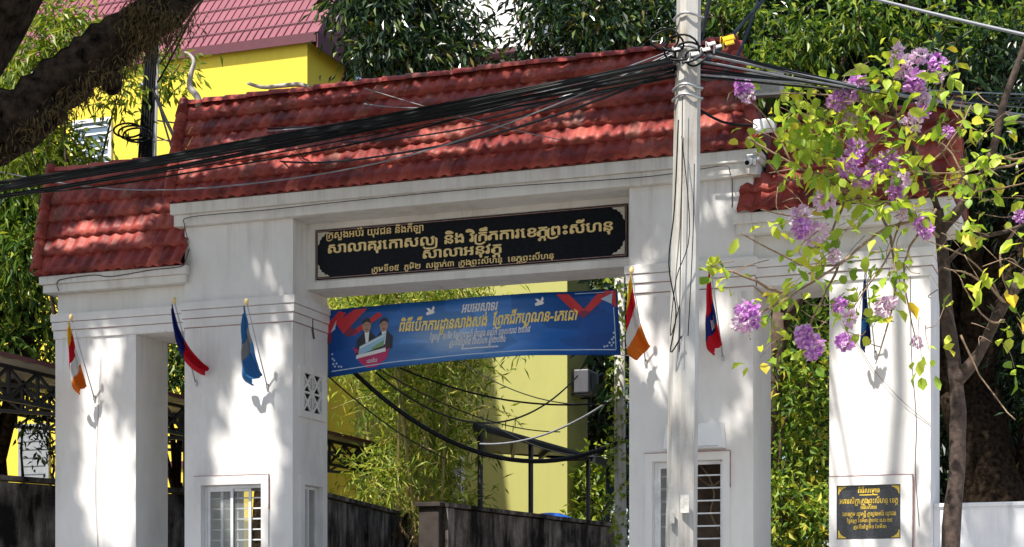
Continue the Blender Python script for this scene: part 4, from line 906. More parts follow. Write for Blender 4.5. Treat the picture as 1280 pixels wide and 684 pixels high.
x = ex0 + 0.15
while x < ex1 - 0.1:
    t = roof_top(x); p = Vector((x, ey0, ez)) + nrm * 0.012; q = p + A * t; m.tube([p, q], 0.014, 5); x += 0.17
tag(m.build('roof_rib', M['maroonroof'], roof), kind='stuff')
m = MB()
for k in range(1, 7):              # lap lines of the sheet rows
    t = k / 7; xa, xb = ex0 + (rx0 - ex0) * t, ex1 - (ex1 - rx1) * t
    c = Vector((0, ey0, ez)) + A * t; m.obox((( xa + xb) / 2, c.y, c.z) + nrm * 0.03 if False else Vector(((xa + xb) / 2, c.y, c.z)) + nrm * 0.026, Vector(((xb - xa) / 2, 0, 0)), A.normalized() * 0.018, nrm * 0.005)
m.build('roof_lap', M['maroontrim'], roof)
m = MB(); m.box(ex0, ex1, ey0 - 0.03, ey0 - 0.001, ez - 0.15, ez + 0.04); m.box(ex1 + 0.001, ex1 + 0.03, ey0, ey1, ez - 0.26, ez + 0.06); m.build('fascia', M['maroontrim'], yb)
def simple_window(parent, x, z, w, h, y, nb=4, mat='bluewin', fr='alu'):
    m = MB(); frame_x(m, x - w / 2, x + w / 2, z, z + h, y - 0.07, y - 0.001, 0.07); f = m.build('window', M[fr], parent)
    MB().box(x - w / 2 + 0.07, x + w / 2 - 0.07, y - 0.03, y - 0.002, z + 0.07, z + h - 0.07).build('pane', M[mat], f)
    m = MB()
    for i in range(nb): m.box(x - w / 2 + 0.07, x + w / 2 - 0.07, y - 0.045, y - 0.0305, z + h * (i + 1) / (nb + 1) - 0.02, z + h * (i + 1) / (nb + 1) + 0.02)
    m.build('grille', M[fr], f)
for u, v0, v1, w, mt in ((116, 150, 215, 0.95, 'bluewin'), (44, 530, 602, 0.75, 'shutter')):
    p = at(u, v1, 37.5); q = at(u, v0, 37.5)
    Yd = depth_of((p.x, YB)); 
    p = at(u, v1, (DIST + YB) / (SA * (u - CX) / F + CA)); q = at(u, v0, (DIST + YB) / (SA * (u - CX) / F + CA))
    simple_window(yb, p.x, p.z, w, q.z - p.z, YB, 6, mt, 'alu' if mt == 'bluewin' else 'shutter')
p = at(222, 580, (DIST + YB) / (SA * (222 - CX) / F + CA)); m = MB(); m.box(p.x - 2.0, p.x + 2.4, YB - 0.05, YB - 0.001, p.z - 0.09, p.z + 0.05); m.build('dark_band', M['maroontrim'], yb)
lb_ = empty('pale_green_building', (-4.5, 18, 0), 'plain yellow green building with a flat wall behind the bamboo', 'building')
LY = 19.0
def on_plane(u, v, y): return at(u, v, (DIST + y) / (SA * (u - CX) / F + CA))
xa, xb = on_plane(420, 500, LY).x, on_plane(709, 500, LY).x
MB().box(xa - 3.0, xb, LY, LY + 1.5, 0, 10.4).build('wall', M['lime'], lb_)
m = MB(); m.box(xa - 3.2, xb + 0.2, LY - 0.3, LY + 1.8, 10.4, 10.65); m.build('roof', M['sheet'], lb_)
p = on_plane(556, 640, LY); q = on_plane(556, 600, LY); simple_window(lb_, p.x, p.z, 1.0, q.z - p.z + 0.5, LY, 5, 'shutter')
ac = empty('air_conditioner', (xb + 0.3, LY + 0.6, 0), 'grey air conditioner unit on the right end of the pale green building', 'air conditioner')
p = on_plane(718, 478, LY + 0.4); ac.location = (xb + 0.35, LY + 0.5, p.z - 0.4)
m = MB(); m.box(xb + 0.06, xb + 0.42, LY + 0.25, LY + 1.05, p.z - 0.27, p.z + 0.27, 0.03); m.build('housing', M['sheet'], ac)
m = MB(); m.tube([(xb + 0.422, LY + 0.62, p.z), (xb + 0.435, LY + 0.62, p.z)], 0.22, 20); m.build('fan_grille', M['steel'], ac)
for y in (0.3, 1.0): MB().bar((xb + 0.002, LY + y, p.z - 0.29), (xb + 0.42, LY + y, p.z - 0.29), 0.04).build('bracket', M['steel'], ac)
wb = empty('white_building', (-28, 42, 0), 'tall white building with a barred window rising behind the maroon roof', 'building')
p0, p1 = on_plane(60, 20, 42), on_plane(225, 20, 42)
MB().box(p0.x - 6, p1.x, 42, 52, 0, 24).build('wall', M['offwhite'], wb)
for u in (96, 190): 
    p = on_plane(u, 17, 42); simple_window(wb, p.x, p.z, 1.3, 2.2, 42, 3, 'bluewin')
wb2 = empty('white_building', (-10, 50, 0), 'pale building showing through the gap between the two dark trees', 'building')
p0, p1 = on_plane(540, 60, 48), on_plane(668, 60, 48)
MB().box(p0.x, p1.x, 48, 58, 0, on_plane(600, -5, 48).z).build('wall', M['offwhite'], wb2)
p = on_plane(520, 30, 48); m = MB(); m.box(p0.x - 1, p1.x - 0.4, 47.2, 58.5, on_plane(600, 78, 48).z, on_plane(600, 72, 48).z); m.build('ledge', M['maroontrim'], wb2)

# ------------------------------------------------------------------ black stained walls
def run_wall(name, a, b, zt, th, mat, label, cap=True):
    a = Vector((a[0], a[1], 0)); b = Vector((b[0], b[1], 0)); d = (b - a); L = d.length; d.normalize(); s_ = Vector((-d.y, d.x, 0))
    r = empty(name, ((a + b) / 2).to_tuple(), label, 'wall')
    MB().obox((a + b) / 2 + Vector((0, 0, zt / 2)), d * L / 2, s_ * th / 2, Vector((0, 0, zt / 2))).build('panel', mat, r)
    m = MB(); k = max(1, int(L / 2.4))
    for i in range(k + 1): m.obox(a + d * (L * i / k) + Vector((0, 0, zt / 2 + 0.01)), d * 0.09, s_ * (th / 2 + 0.035), Vector((0, 0, zt / 2)))
    m.build('pier', mat, r)
    if cap: MB().obox((a + b) / 2 + Vector((0, 0, zt + 0.055)), d * (L / 2 + 0.1), s_ * (th / 2 + 0.05), Vector((0, 0, 0.03))).build('coping', mat, r)
    return r
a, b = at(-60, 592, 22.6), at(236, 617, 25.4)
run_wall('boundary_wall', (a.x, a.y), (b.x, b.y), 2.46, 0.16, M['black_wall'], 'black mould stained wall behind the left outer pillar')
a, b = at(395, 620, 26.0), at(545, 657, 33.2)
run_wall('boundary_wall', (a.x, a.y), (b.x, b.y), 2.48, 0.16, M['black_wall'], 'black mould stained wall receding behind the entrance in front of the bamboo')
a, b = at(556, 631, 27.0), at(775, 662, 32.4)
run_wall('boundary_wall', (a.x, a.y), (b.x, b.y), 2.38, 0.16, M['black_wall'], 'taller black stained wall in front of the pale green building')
a = at(542, 640, 27.0); m = MB(); m.box(a.x - 0.17, a.x + 0.17, a.y - 0.2, a.y + 0.2, 0, 2.40, 0.02); m.box(a.x - 0.21, a.x + 0.21, a.y - 0.25, a.y + 0.25, 2.401, 2.47, 0.01)
tag(m.build('wall_pier', M['pier'], origin=(a.x, a.y, 0)), 'square brown wall pier between the two black stained walls', 'pier')
dr = at(688, 652, 33.5); m = MB(); pts = []
for i in range(7):
    pass
prof = [(0.0, 0.62), (0.2, 0.60), (0.42, 0.52), (0.55, 0.40), (0.60, 0.2), (0.60, -2.9)]
vs = []; 
for r_, z in prof:
    for k in range(20): vs.append((dr.x + max(r_, 0.001) * math.cos(k * math.pi / 10), dr.y + max(r_, 0.001) * math.sin(k * math.pi / 10), dr.z - 0.45 + z))
m.add(vs, [(i * 20 + k, i * 20 + (k + 1) % 20, (i + 1) * 20 + (k + 1) % 20, (i + 1) * 20 + k) for i in range(len(prof) - 1) for k in range(20)], True)
tag(m.build('water_drum', M['plastic_blue'], origin=(dr.x, dr.y, 0)), 'blue plastic drum just showing over the black wall', 'drum')

# ------------------------------------------------------------------ carports
def truss(m, a, b, h, w=0.05, bay=0.6):
    a = Vector(a); b = Vector(b); L = (b - a).length; k = max(2, int(L / bay)); up = Vector((0, 0, h))
    m.bar(a, b, w); m.bar(a + up, b + up, w)
    for i in range(k):
        p, q = a.lerp(b, i / k), a.lerp(b, (i + 1) / k)
        m.bar(p, p + up, w * 0.8); m.bar(p, q + up, w * 0.7); m.bar(p + up, q, w * 0.7)
cp_ = empty('carport', (-14.8, 5.0, 0), 'dark steel carport with lattice trusses behind the left pillars', 'carport')
xe, ya, yz, ze = -13.45, -1.3, 11.4, 3.86
m = MB(); truss(m, (xe, ya, ze - 0.46), (xe, yz, ze - 0.46), 0.40); truss(m, (xe - 3.6, ya, ze + 0.1), (xe - 3.6, yz, ze + 0.1), 0.40)
for i in range(5): truss(m, (xe - 3.6, lerp(ya, yz, i / 4), ze - 0.1), (xe, lerp(ya, yz, i / 4), ze - 0.46), 0.36)
m.build('truss', M['steel'], cp_)
m = MB(); k = 60
for i in range(k):
    y0, y1 = lerp(ya - 0.3, yz + 0.3, i / k), lerp(ya - 0.3, yz + 0.3, (i + 1) / k); dz = 0.03 if i % 2 else 0
    m.add([(xe + 0.35, y0, ze + dz), (xe + 0.35, y1, ze + 0.03 - dz), (xe - 4.2, y1, ze + 0.65 - dz + 0.03), (xe - 4.2, y0, ze + 0.65 + dz)], [(0, 1, 2, 3)])
o = m.build('roof_sheet', M['sheet'], cp_, fix=False); s_ = o.modifiers.new('thickness', 'SOLIDIFY'); s_.thickness = 0.02
MB().box(xe + 0.352, xe + 0.375, ya - 0.3, yz + 0.3, ze - 0.03, ze + 0.02).build('fascia', M['maroontrim'], cp_)
for y in (ya + 0.15, 1.2, 4.2, 7.5, yz - 0.1):
    for x in (xe, xe - 3.6): MB().tube([(x, y, 0), (x, y, ze - 0.4)], 0.055, 8).build('post', M['steel'], cp_)
cq = empty('carport', (at(690, 640, 39).x, at(690, 640, 39).y, 0), 'grey sheet roofed shed on thin posts in front of the pale green building', 'carport')
c1, c2, c3, c4 = at(612, 562, 35.5), at(762, 574, 37.5), at(742, 566, 42.5), at(600, 524, 43.0)
c1.z = c2.z = 4.0
pA, pB, pC, pD = [at(u, v, 3.7 * F / (HZ - v)) for u, v in ((594, 527), (764, 576), (742, 568), (606, 562))]      # a flat sheet 4.2 m up
m = MB(); m.add([pA, pB, pC, pD], [(0, 1, 2, 3)]); o = m.build('roof_sheet', M['sheet'], cq, fix=False); s_ = o.modifiers.new('thickness', 'SOLIDIFY'); s_.thickness = 0.06
m = MB(); m.bar(pA - Vector((0, 0, 0.1)), pB - Vector((0, 0, 0.1)), 0.06, 0.09); m.bar(pB - Vector((0, 0, 0.1)), pC - Vector((0, 0, 0.1)), 0.08, 0.14)
for t in (0.25, 0.5, 0.75): m.bar(pA.lerp(pB, t) - Vector((0, 0, 0.12)), pD.lerp(pC, t) - Vector((0, 0, 0.12)), 0.06, 0.10)
m.bar(pD - Vector((0, 0, 0.1)), pA - Vector((0, 0, 0.1)), 0.08, 0.14)
m.build('rafter', M['steel'], cq)
for t, w in ((0.03, 0.05), (0.36, 0.05), (0.80, 0.05), (0.97, 0.05)):
    p = pA.lerp(pB, t); MB().tube([(p.x, p.y, 0), (p.x, p.y, p.z - 0.1)], w, 8).build('post', M['steel'], cq)

# ------------------------------------------------------------------ car behind the right opening
cw = at(1012, 684, 25.5); cx0, cy0 = cw.x, cw.y
car = empty('parked_car', (cx0, cy0, 0), 'black parked car whose roof just shows between the right pillars', 'car')
prof = [(-2.1, 0.35), (-2.15, 0.75), (-1.95, 0.98), (-1.25, 1.05), (-0.55, 1.62), (0.2, 1.72), (1.0, 1.68), (1.7, 1.15), (2.1, 1.05), (2.15, 0.6), (2.05, 0.35)]
m = MB(); rows = []
for y, k in ((-0.85, 0.90), (-0.78, 1.0), (0.78, 1.0), (0.85, 0.90)):
    rows.append([(cx0 + x * (0.985 if k < 1 else 1), cy0 + y * (0.82 if z > 1.2 else 1), z * (0.985 if k < 1 else 1)) for x, z in prof])
n = len(prof); m.add([p for q in rows for p in q], [(r_ * n + i, r_ * n + (i + 1) % n, (r_ + 1) * n + (i + 1) % n, (r_ + 1) * n + i) for r_ in range(3) for i in range(n)] + [tuple(range(n)), tuple(3 * n + i for i in range(n))[::-1]], True)
m.build('body', M['carpaint'], car)
for sy in (-1, 1):
    for x in (-1.3, 1.35):
        w = MB().tube([(cx0 + x, cy0 + sy * 0.62, 0.33), (cx0 + x, cy0 + sy * 0.86, 0.33)], 0.32, 20).build('wheel', M['rubber'], car)
        MB().tube([(cx0 + x, cy0 + sy * 0.862, 0.33), (cx0 + x, cy0 + sy * 0.87, 0.33)], 0.19, 14).build('rim', M['galv'], w)
m = MB(); m.add([(cx0 - 1.0, cy0 - 0.80, 1.12), (cx0 + 1.45, cy0 - 0.80, 1.15), (cx0 + 0.9, cy0 - 0.715, 1.58), (cx0 - 0.5, cy0 - 0.715, 1.55)], [(0, 1, 2, 3)]); m.build('window', M['bluewin'], car)

# ------------------------------------------------------------------ trees
def limb(m, pts, r0, r1, n=9, k=4, rough=0.0):
    P_ = smooth_path(pts, k); L = len(P_)
    if rough: P_ = [p + Vector((random.uniform(-1, 1), random.uniform(-1, 1), random.uniform(-1, 1))) * rough for p in P_]
    rs = [lerp(r0, r1, i / (L - 1)) * (1 + random.uniform(-1, 1) * (0.12 if rough else 0.03)) for i in range(L)]
    m.tube(P_, rs, n)
def tree(label, base, blobs, leaf, nclump, per, length, width, spread=0.28, droop=0.6, trunk_r=0.25, bark='bark', group=None, name='tree', top=None, keep=None, hollow=0.35, cat='tree', limb_r=0.35, forkx=0.5):
    """blobs: list of (centre, radii, share) ellipsoids making an uneven crown"""
    base = Vector(base); t = empty(name, base, label, cat, group)
    m = MB(); cs = [Vector(b[0]) for b in blobs]; low = min(cs, key=lambda p: p.z)
    mean = sum(cs, Vector()) / len(cs); fork = Vector((lerp(base.x, mean.x, forkx), lerp(base.y, mean.y, forkx), base.z + (low.z - base.z) * 0.62))
    limb(m, [base + Vector((0, 0, -0.3)), base.lerp(fork, 0.5) + Vector((trunk_r * 0.5, 0, 0)), fork], trunk_r * 1.15, trunk_r * 0.7, 10)
    for c in cs: limb(m, [fork - Vector((0, 0, 0.3)), fork.lerp(c, 0.5) + Vector((random.uniform(-.3, .3), random.uniform(-.3, .3), 0.2)), c], trunk_r * limb_r * 1.3, trunk_r * 0.12, 7)
    for c, r, s_ in blobs:
        for _ in range(int(4 + 5 * s_)):
            d = Vector((random.gauss(0, 1), random.gauss(0, 1), random.gauss(0.1, .8))).normalized(); q = Vector(c) + Vector((d.x * r[0], d.y * r[1], d.z * r[2])) * 1.05
            limb(m, [Vector(c) - Vector((0, 0, r[2] * 0.4)), Vector(c).lerp(q, 0.55) + Vector((0, 0, -0.08)), q], trunk_r * 0.10, 0.008, 5, 3)
    m.build('trunk', M[bark], t)
    pts = []
    tot = sum(b[2] for b in blobs)
    for c, r, s_ in blobs: pts.append(blob_points(c, r, max(3, int(nclump * s_ / tot)), hollow))
    pts = np.concatenate(pts)
    m = MB(); h_ = rng.permutation(len(pts)); k_ = int(len(pts) * 0.6); clump_leaves(m, pts[h_[:k_]], per, spread, length, width, droop, keep=keep); clump_leaves(m, pts[h_[k_:]], int(per * 1.3), spread * 0.8, length * 0.68, width * 1.05, droop * 0.5, keep=keep); m.build('crown', M[leaf], t, fix=False)
    return t
def PB_(u, v, Y, ru, rv, ry=None, s_=1.0):
    k = Y / F; return (at(u, v, Y), (ru * k, ry if ry else (ru + rv) / 2 * k, rv * k), s_)
def gp(u, v, Y):
    p = at(u, v, Y); return (p.x, p.y, 0)
LN = 0.24
# mango trees behind the main roof
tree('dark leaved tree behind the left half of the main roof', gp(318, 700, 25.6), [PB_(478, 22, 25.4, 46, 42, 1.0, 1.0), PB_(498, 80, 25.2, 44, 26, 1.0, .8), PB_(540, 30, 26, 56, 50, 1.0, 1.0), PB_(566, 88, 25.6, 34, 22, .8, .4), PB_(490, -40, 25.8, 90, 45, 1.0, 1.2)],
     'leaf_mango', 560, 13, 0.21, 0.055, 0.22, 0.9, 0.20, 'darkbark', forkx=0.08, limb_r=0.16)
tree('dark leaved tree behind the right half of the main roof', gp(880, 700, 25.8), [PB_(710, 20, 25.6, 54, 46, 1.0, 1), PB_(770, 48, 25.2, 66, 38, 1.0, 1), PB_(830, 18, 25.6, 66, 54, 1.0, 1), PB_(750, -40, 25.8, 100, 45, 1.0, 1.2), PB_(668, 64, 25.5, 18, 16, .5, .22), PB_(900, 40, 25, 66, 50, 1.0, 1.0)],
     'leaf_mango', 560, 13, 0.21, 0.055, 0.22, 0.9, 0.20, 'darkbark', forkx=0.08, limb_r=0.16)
# big dark trees at the right
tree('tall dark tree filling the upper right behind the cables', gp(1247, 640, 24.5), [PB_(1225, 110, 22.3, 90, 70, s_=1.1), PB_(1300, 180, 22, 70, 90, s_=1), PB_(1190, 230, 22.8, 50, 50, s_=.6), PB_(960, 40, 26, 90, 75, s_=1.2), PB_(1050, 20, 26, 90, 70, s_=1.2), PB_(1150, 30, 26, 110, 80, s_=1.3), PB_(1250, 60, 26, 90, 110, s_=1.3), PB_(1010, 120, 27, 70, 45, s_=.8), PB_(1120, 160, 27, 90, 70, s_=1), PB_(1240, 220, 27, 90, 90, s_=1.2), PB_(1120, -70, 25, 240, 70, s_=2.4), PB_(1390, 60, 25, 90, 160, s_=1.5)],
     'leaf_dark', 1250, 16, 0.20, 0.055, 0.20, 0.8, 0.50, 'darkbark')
tree('feathery sunlit tree above the right roof end', gp(905, 700, 24.5), [PB_(1000, 55, 23.5, 60, 35, s_=1), PB_(950, 90, 23.5, 45, 22, s_=.6), PB_(1075, 25, 23, 45, 28, s_=.6), PB_(1165, 45, 23, 40, 35, s_=.6), PB_(1255, 30, 22.5, 40, 25, s_=.7), PB_(900, 10, 24, 45, 30, s_=.5)],
     'leaf_bright', 150, 17, 0.19, 0.055, 0.15, 0.7, 0.16, 'bark')
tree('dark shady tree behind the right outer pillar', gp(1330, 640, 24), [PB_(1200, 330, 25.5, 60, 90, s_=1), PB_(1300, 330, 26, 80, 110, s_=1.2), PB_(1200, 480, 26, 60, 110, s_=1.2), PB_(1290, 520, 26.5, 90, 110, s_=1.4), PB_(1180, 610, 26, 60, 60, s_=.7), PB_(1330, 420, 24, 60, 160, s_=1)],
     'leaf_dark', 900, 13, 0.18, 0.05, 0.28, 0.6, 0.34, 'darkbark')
# left trees
tree('leafy tree with sunlit tips behind the left wing', gp(-20, 640, 27), [PB_(30, 250, 26, 50, 40, s_=.8), PB_(15, 330, 26, 60, 55, s_=1), PB_(30, 410, 26.5, 60, 50, s_=1), PB_(-50, 300, 27, 80, 130, s_=1.4), PB_(70, 205, 26, 26, 22, s_=.4), PB_(20, 140, 26, 50, 50, s_=.8), PB_(-60, 130, 27, 90, 90, s_=1)],
     'leaf_bright', 560, 15, 0.22, 0.055, 0.18, 0.9, 0.24, 'darkbark')
tree('pale yellow green sapling in front of the maroon roof', gp(60, 640, 24), [PB_(75, 45, 23.5, 40, 40, s_=.8), PB_(35, 95, 23.5, 35, 40, s_=.8), PB_(92, 190, 23.8, 26, 16, s_=.35), PB_(146, 120, 24.2, 9, 26, s_=.2), PB_(45, 200, 23.6, 40, 30, s_=.6), PB_(205, 92, 25.5, 28, 14, s_=.3)],
     'leaf_lime', 210, 12, 0.21, 0.05, 0.20, 0.9, 0.08, 'bark')
tree('small dark tree inside the yard left of the gateway', gp(35, 640, 26.5), [PB_(38, 512, 26, 16, 7, s_=.5), PB_(60, 550, 26, 12, 30, s_=.6)],
     'leaf_dark', 26, 9, 0.16, 0.05, 0.16, 0.5, 0.06, 'darkbark')
tree('dense leafy tree between the left pillars', gp(222, 640, 31), [PB_(220, 460, 30, 30, 40, s_=1), PB_(180, 430, 30, 60, 50, s_=1), PB_(260, 420, 31, 60, 50, s_=1)], 'leaf_mid', 170, 12, 0.2, 0.06, 0.24, 0.6, 0.14, 'darkbark')
tree('dark tree at the right of the pale green building', gp(860, 650, 45), [PB_(745, 370, 44, 40, 50, s_=1), PB_(750, 470, 44, 40, 60, s_=1), PB_(755, 560, 44, 45, 50, s_=1), PB_(790, 420, 45, 50, 110, s_=1)],
     'leaf_mango', 620, 13, 0.26, 0.09, 0.30, 0.6, 0.25, 'darkbark')
tree('broad leaved bush below the shed at the right of the entrance', gp(735, 670, 40), [PB_(725, 610, 40.5, 22, 30, s_=1), PB_(750, 600, 40, 22, 40, s_=1), PB_(735, 640, 40, 30, 20, s_=.7)], 'leaf_lime', 110, 9, 0.24, 0.10, 0.22, 0.2, 0.05, 'bark', name='bush', cat='bush')
# shrubs seen between the right pillars
tree('bright mixed shrub between the right pillars', gp(1000, 700, 24), [PB_(1000, 470, 24, 50, 55, s_=1), PB_(990, 560, 24.3, 50, 50, s_=1), PB_(1015, 640, 24, 45, 50, s_=1), PB_(975, 640, 24, 40, 60, s_=.9)],
     'leaf_autumn', 200, 15, 0.15, 0.06, 0.12, 0.1, 0.08, 'bark', name='shrub', cat='shrub')
tree('taller green shrub behind the mixed shrub', gp(1010, 700, 26.5), [PB_(1000, 420, 26.5, 60, 50, s_=1), PB_(1000, 500, 27, 60, 80, s_=1.3), PB_(1000, 610, 27, 70, 80, s_=1.3)],
     'leaf_bright', 210, 15, 0.17, 0.06, 0.17, 0.4, 0.10, 'darkbark', name='shrub', cat='shrub')

# bamboo clump behind the entrance
bb = empty('bamboo_clump', at(505, 684, 32.5).to_tuple(), 'tall feathery yellow green bamboo clump seen through the entrance', 'bamboo'); bb.location.z = 0
m = MB(); lv = []
for k in range(24):
    u = random.gauss(528, 26); Y = random.uniform(30.5, 34.5); b = at(u, 760, Y); b.z = 0
    lean = random.uniform(-85, 65); top = at(u + lean, random.uniform(320, 430), Y + random.uniform(-2, 1)); mid = b.lerp(top, 0.55); mid += Vector((-(top - b).x * 0.16, 0, 0.3))
    tip = top + Vector(((top - b).x * 0.3, random.uniform(-1.2, 0.3), -random.uniform(0.3, 1.2)))
    P_ = smooth_path([b, mid, top, tip], 7); m.tube(P_, ramp_r(random.uniform(0.03, 0.05), 0.008, len(P_)), 6)
    for i, p in enumerate(P_):
        f = i / len(P_)
        if f > 0.22:
            for _ in range(2):
                q = p + Vector((random.gauss(0, 0.42), random.gauss(0, 0.35), random.gauss(0.0, 0.25))); lv.append(q); m.tube([p, p.lerp(q, 0.6) + Vector((0, 0, 0.08)), q], 0.007, 4)
                if random.random() < 0.55: lv.append(p.lerp(q, 0.55))
m.build('culm', M['culm'], bb)
m = MB(); clump_leaves(m, lv, 15, 0.13, 0.23, 0.036, 0.45); m.build('foliage', M['leaf_bamboo'], bb, fix=False)
tree('low bamboo like bush beside the black wall', gp(470, 690, 29.5), [PB_(470, 600, 30, 30, 25, s_=1), PB_(560, 625, 31, 30, 16, s_=.5)], 'leaf_bamboo', 45, 13, 0.22, 0.036, 0.20, 0.6, 0.04, 'culm', name='bush', cat='bush')
hp = at(515, 655, 30.0); m = MB()
cs = [hp + Vector((random.uniform(-0.8, 0.8), random.uniform(-0.1, 0.1), random.uniform(-0.25, 0.05))) for _ in range(30)]; clump_leaves(m, cs, 10, 0.08, 0.14, 0.03, 1.6)
tag(m.build('dry_creeper', M['moss'], origin=hp.to_tuple(), fix=False), 'dry brown creeper hanging over the black wall', 'creeper')
# ------------------------------------------------------------------ flowering tree at the right
YM = 16.3
ft = empty('flowering_tree', (at(1188, 800, YM).x, at(1188, 800, YM).y, 0), 'slender flowering tree with purple and pale pink blossom in front of the right outer pillar', 'tree')
def mp_(u, v, dy=0.0): return at(u, v, YM + dy)
m = MB()
limb(m, [mp_(1184, 900), mp_(1188, 690), mp_(1197, 570), mp_(1196, 480), mp_(1184, 400), mp_(1179, 320), mp_(1172, 262)], 0.085, 0.052, 10, 5, 0.006)
limb(m, [mp_(1196, 476), mp_(1224, 442, -.1), mp_(1256, 378, -.2), mp_(1296, 330, -.3)], 0.062, 0.045, 9, 4, 0.004)
limb(m, [mp_(1176, 290), mp_(1215, 240, -.2), mp_(1240, 190, -.3), mp_(1256, 125, -.35), mp_(1284, 48, -.4), mp_(1310, -20, -.4), mp_(1350, -120, -.4), mp_(1420, -200, -.3)], 0.050, 0.012, 8, 4, 0.003)
limb(m, [mp_(1172, 262), mp_(1155, 215, -.1), mp_(1120, 150, -.2), mp_(1100, 105, -.3), mp_(1075, 85, -.3)], 0.034, 0.012, 7, 4, 0.004)
limb(m, [mp_(1180, 330), mp_(1220, 300, -.3), mp_(1270, 285, -.4), mp_(1320, 260, -.5)], 0.026, 0.012, 7, 4, 0.005)
m.build('trunk', M['myrtlebark'], ft)
m = MB()
limb(m, [mp_(1178, 300), mp_(1130, 262, -.3), mp_(1060, 240, -.5), mp_(990, 205, -.6), mp_(935, 172, -.6)], 0.018, 0.008, 7, 4, 0.006)
limb(m, [mp_(1176, 270), mp_(1110, 285, -.4), mp_(1050, 330, -.7), mp_(985, 372, -.8), mp_(945, 395, -.8)], 0.016, 0.007, 7, 4, 0.006)
for a, b, c in (((1120, 150), (1050, 120), (975, 118)), ((1120, 150), (1150, 110), (1165, 80)), ((1060, 240), (1000, 270), (950, 262)), ((1060, 240), (1040, 290), (1010, 320)), ((990, 205), (960, 150), (925, 115)), ((1050, 330), (1015, 400), (1005, 430)),
                ((985, 372), (930, 345), (885, 332)), ((1130, 262), (1105, 330), (1060, 390)), ((1170, 262), (1130, 330), (1145, 425)), ((1215, 240), (1180, 180), (1135, 170)), ((1240, 190), (1210, 215), (1130, 215)), ((1215, 240), (1250, 235), (1300, 225)),
                ((1256, 378), (1220, 330), (1160, 300)), ((1256, 378), (1225, 350), (1180, 335)), ((1200, 420), (1225, 470), (1268, 524)), ((1240, 190), (1275, 200), (1310, 180)), ((1120, 150), (1080, 190), (1030, 190)), ((1060, 240), (1020, 215), (960, 215)),
                ((1110, 285), (1085, 250), (1035, 255)), ((1155, 215), (1190, 175), (1215, 130)), ((1050, 330), (1000, 330), (925, 290)), ((1110, 285), (1120, 360), (1095, 455)), ((1256, 400), (1235, 400), (1200, 350)), ((1284, 200), (1250, 210), (1190, 225)), ((1020, 215), (985, 225), (945, 190)), ((1270, 285), (1250, 320), (1262, 372))):
    limb(m, [mp_(*a, -.3), mp_(*b, -.4 + random.uniform(-.2, .2)), mp_(*c, -.5 + random.uniform(-.3, .3))], random.uniform(0.010, 0.017), 0.005, 5, 4, 0.010)
for _ in range(70):
    u = random.uniform(930, 1290); v = random.uniform(110, 440); d = random.uniform(-.9, .3); a = mp_(u, v, d); b = a + Vector((random.uniform(-.35, .35), random.uniform(-.25, .25), random.uniform(-.25, .3)))
    c = a.lerp(b, 0.5) + Vector((random.uniform(-.08, .08), 0, random.uniform(-.06, .08))); limb(m, [a, c, b], 0.006, 0.003, 4, 3)
tag(m.build('twig', M['twig'], ft, fix=False), kind='stuff')
lc = []
for (u, v, su, sv, k) in ((1030, 165, 32, 30, 26), (985, 130, 18, 12, 9), (1060, 130, 30, 18, 12), (1110, 100, 25, 22, 11), (1170, 110, 22, 20, 7), (1080, 235, 30, 18, 14), (1120, 185, 28, 18, 12), (1030, 225, 26, 22, 11), (985, 190, 18, 25, 7), (1050, 320, 45, 28, 13),
                          (985, 310, 30, 30, 8), (915, 345, 18, 8, 6), (960, 380, 20, 20, 7), (1060, 400, 45, 28, 12), (1120, 330, 28, 40, 9), (1000, 440, 25, 15, 5), (1145, 250, 25, 20, 8), (1220, 215, 30, 12, 9), (1235, 270, 30, 25, 10), (1265, 330, 15, 30, 7), (1270, 420, 12, 25, 6), (1215, 160, 20, 15, 5), (1200, 300, 18, 25, 6), (1180, 440, 14, 14, 4), (1230, 360, 20, 20, 4), (1200, 145, 12, 8, 2), (1390, -160, 50, 40, 16), (1340, 150, 30, 60, 10), (1350, 330, 30, 60, 10)):
    for _ in range(max(2, int(k * (0.85 if v < 240 else 0.55)))): lc.append(mp_(random.gauss(u, su * .75), random.gauss(v, sv * .75), random.uniform(-1.0, 0.3)))
m = MB(); hub = mp_(1135, 235, -0.2)
for p in lc:
    q = p + (hub - p).normalized() * random.uniform(0.2, 0.4) + Vector((0, 0, random.uniform(-.06, .06))); limb(m, [q, q.lerp(p, 0.5) + Vector((random.uniform(-.03, .03), 0, 0.02)), p], 0.005, 0.003, 4, 3)
tag(m.build('leaf_stalk', M['twig'], ft, fix=False), kind='stuff')
m = MB(); c_ = np.repeat(np.array([tuple(p) for p in lc]), 6, axis=0); off = rng.normal(size=c_.shape) * 0.07
add_leaves(m, c_ + off, off * 8 + rng.normal(size=c_.shape) * 0.55 + np.array([0, -0.15, -0.25]), 0.17, 0.085, 0.10, True)
m.build('foliage', M['leaf_myrtle'], ft, fix=False)
yl = plain('yellow_leaf', (0.75, 0.50, 0.02), 0.5)
for q in (mp_(1258, 362, -.25), mp_(1270, 395, -.2), mp_(1135, 378, -.5)):
    m = MB(); add_leaves(m, np.array([tuple(q)]), rng.normal(size=(1, 3)) * 0.2 + np.array([0.2, -0.3, -0.6]), 0.2, 0.12, 0.1, True); m.build('yellow_leaf', yl, ft, fix=False)
def blossom(r, n):
    """a ruffled head: small crinkled petals over an uneven ball"""
    m = MB(); p = blob_points((0, 0, 0), (r * 0.8, r * 0.8, r), n, 0.55); d = p / r + rng.normal(size=p.shape) * 0.5
    add_leaves(m, p * 0.8, d, r * 0.55, r * 0.50, 0.35, True); return m
pr_, pp_ = blossom(0.115, 70), blossom(0.115, 70)
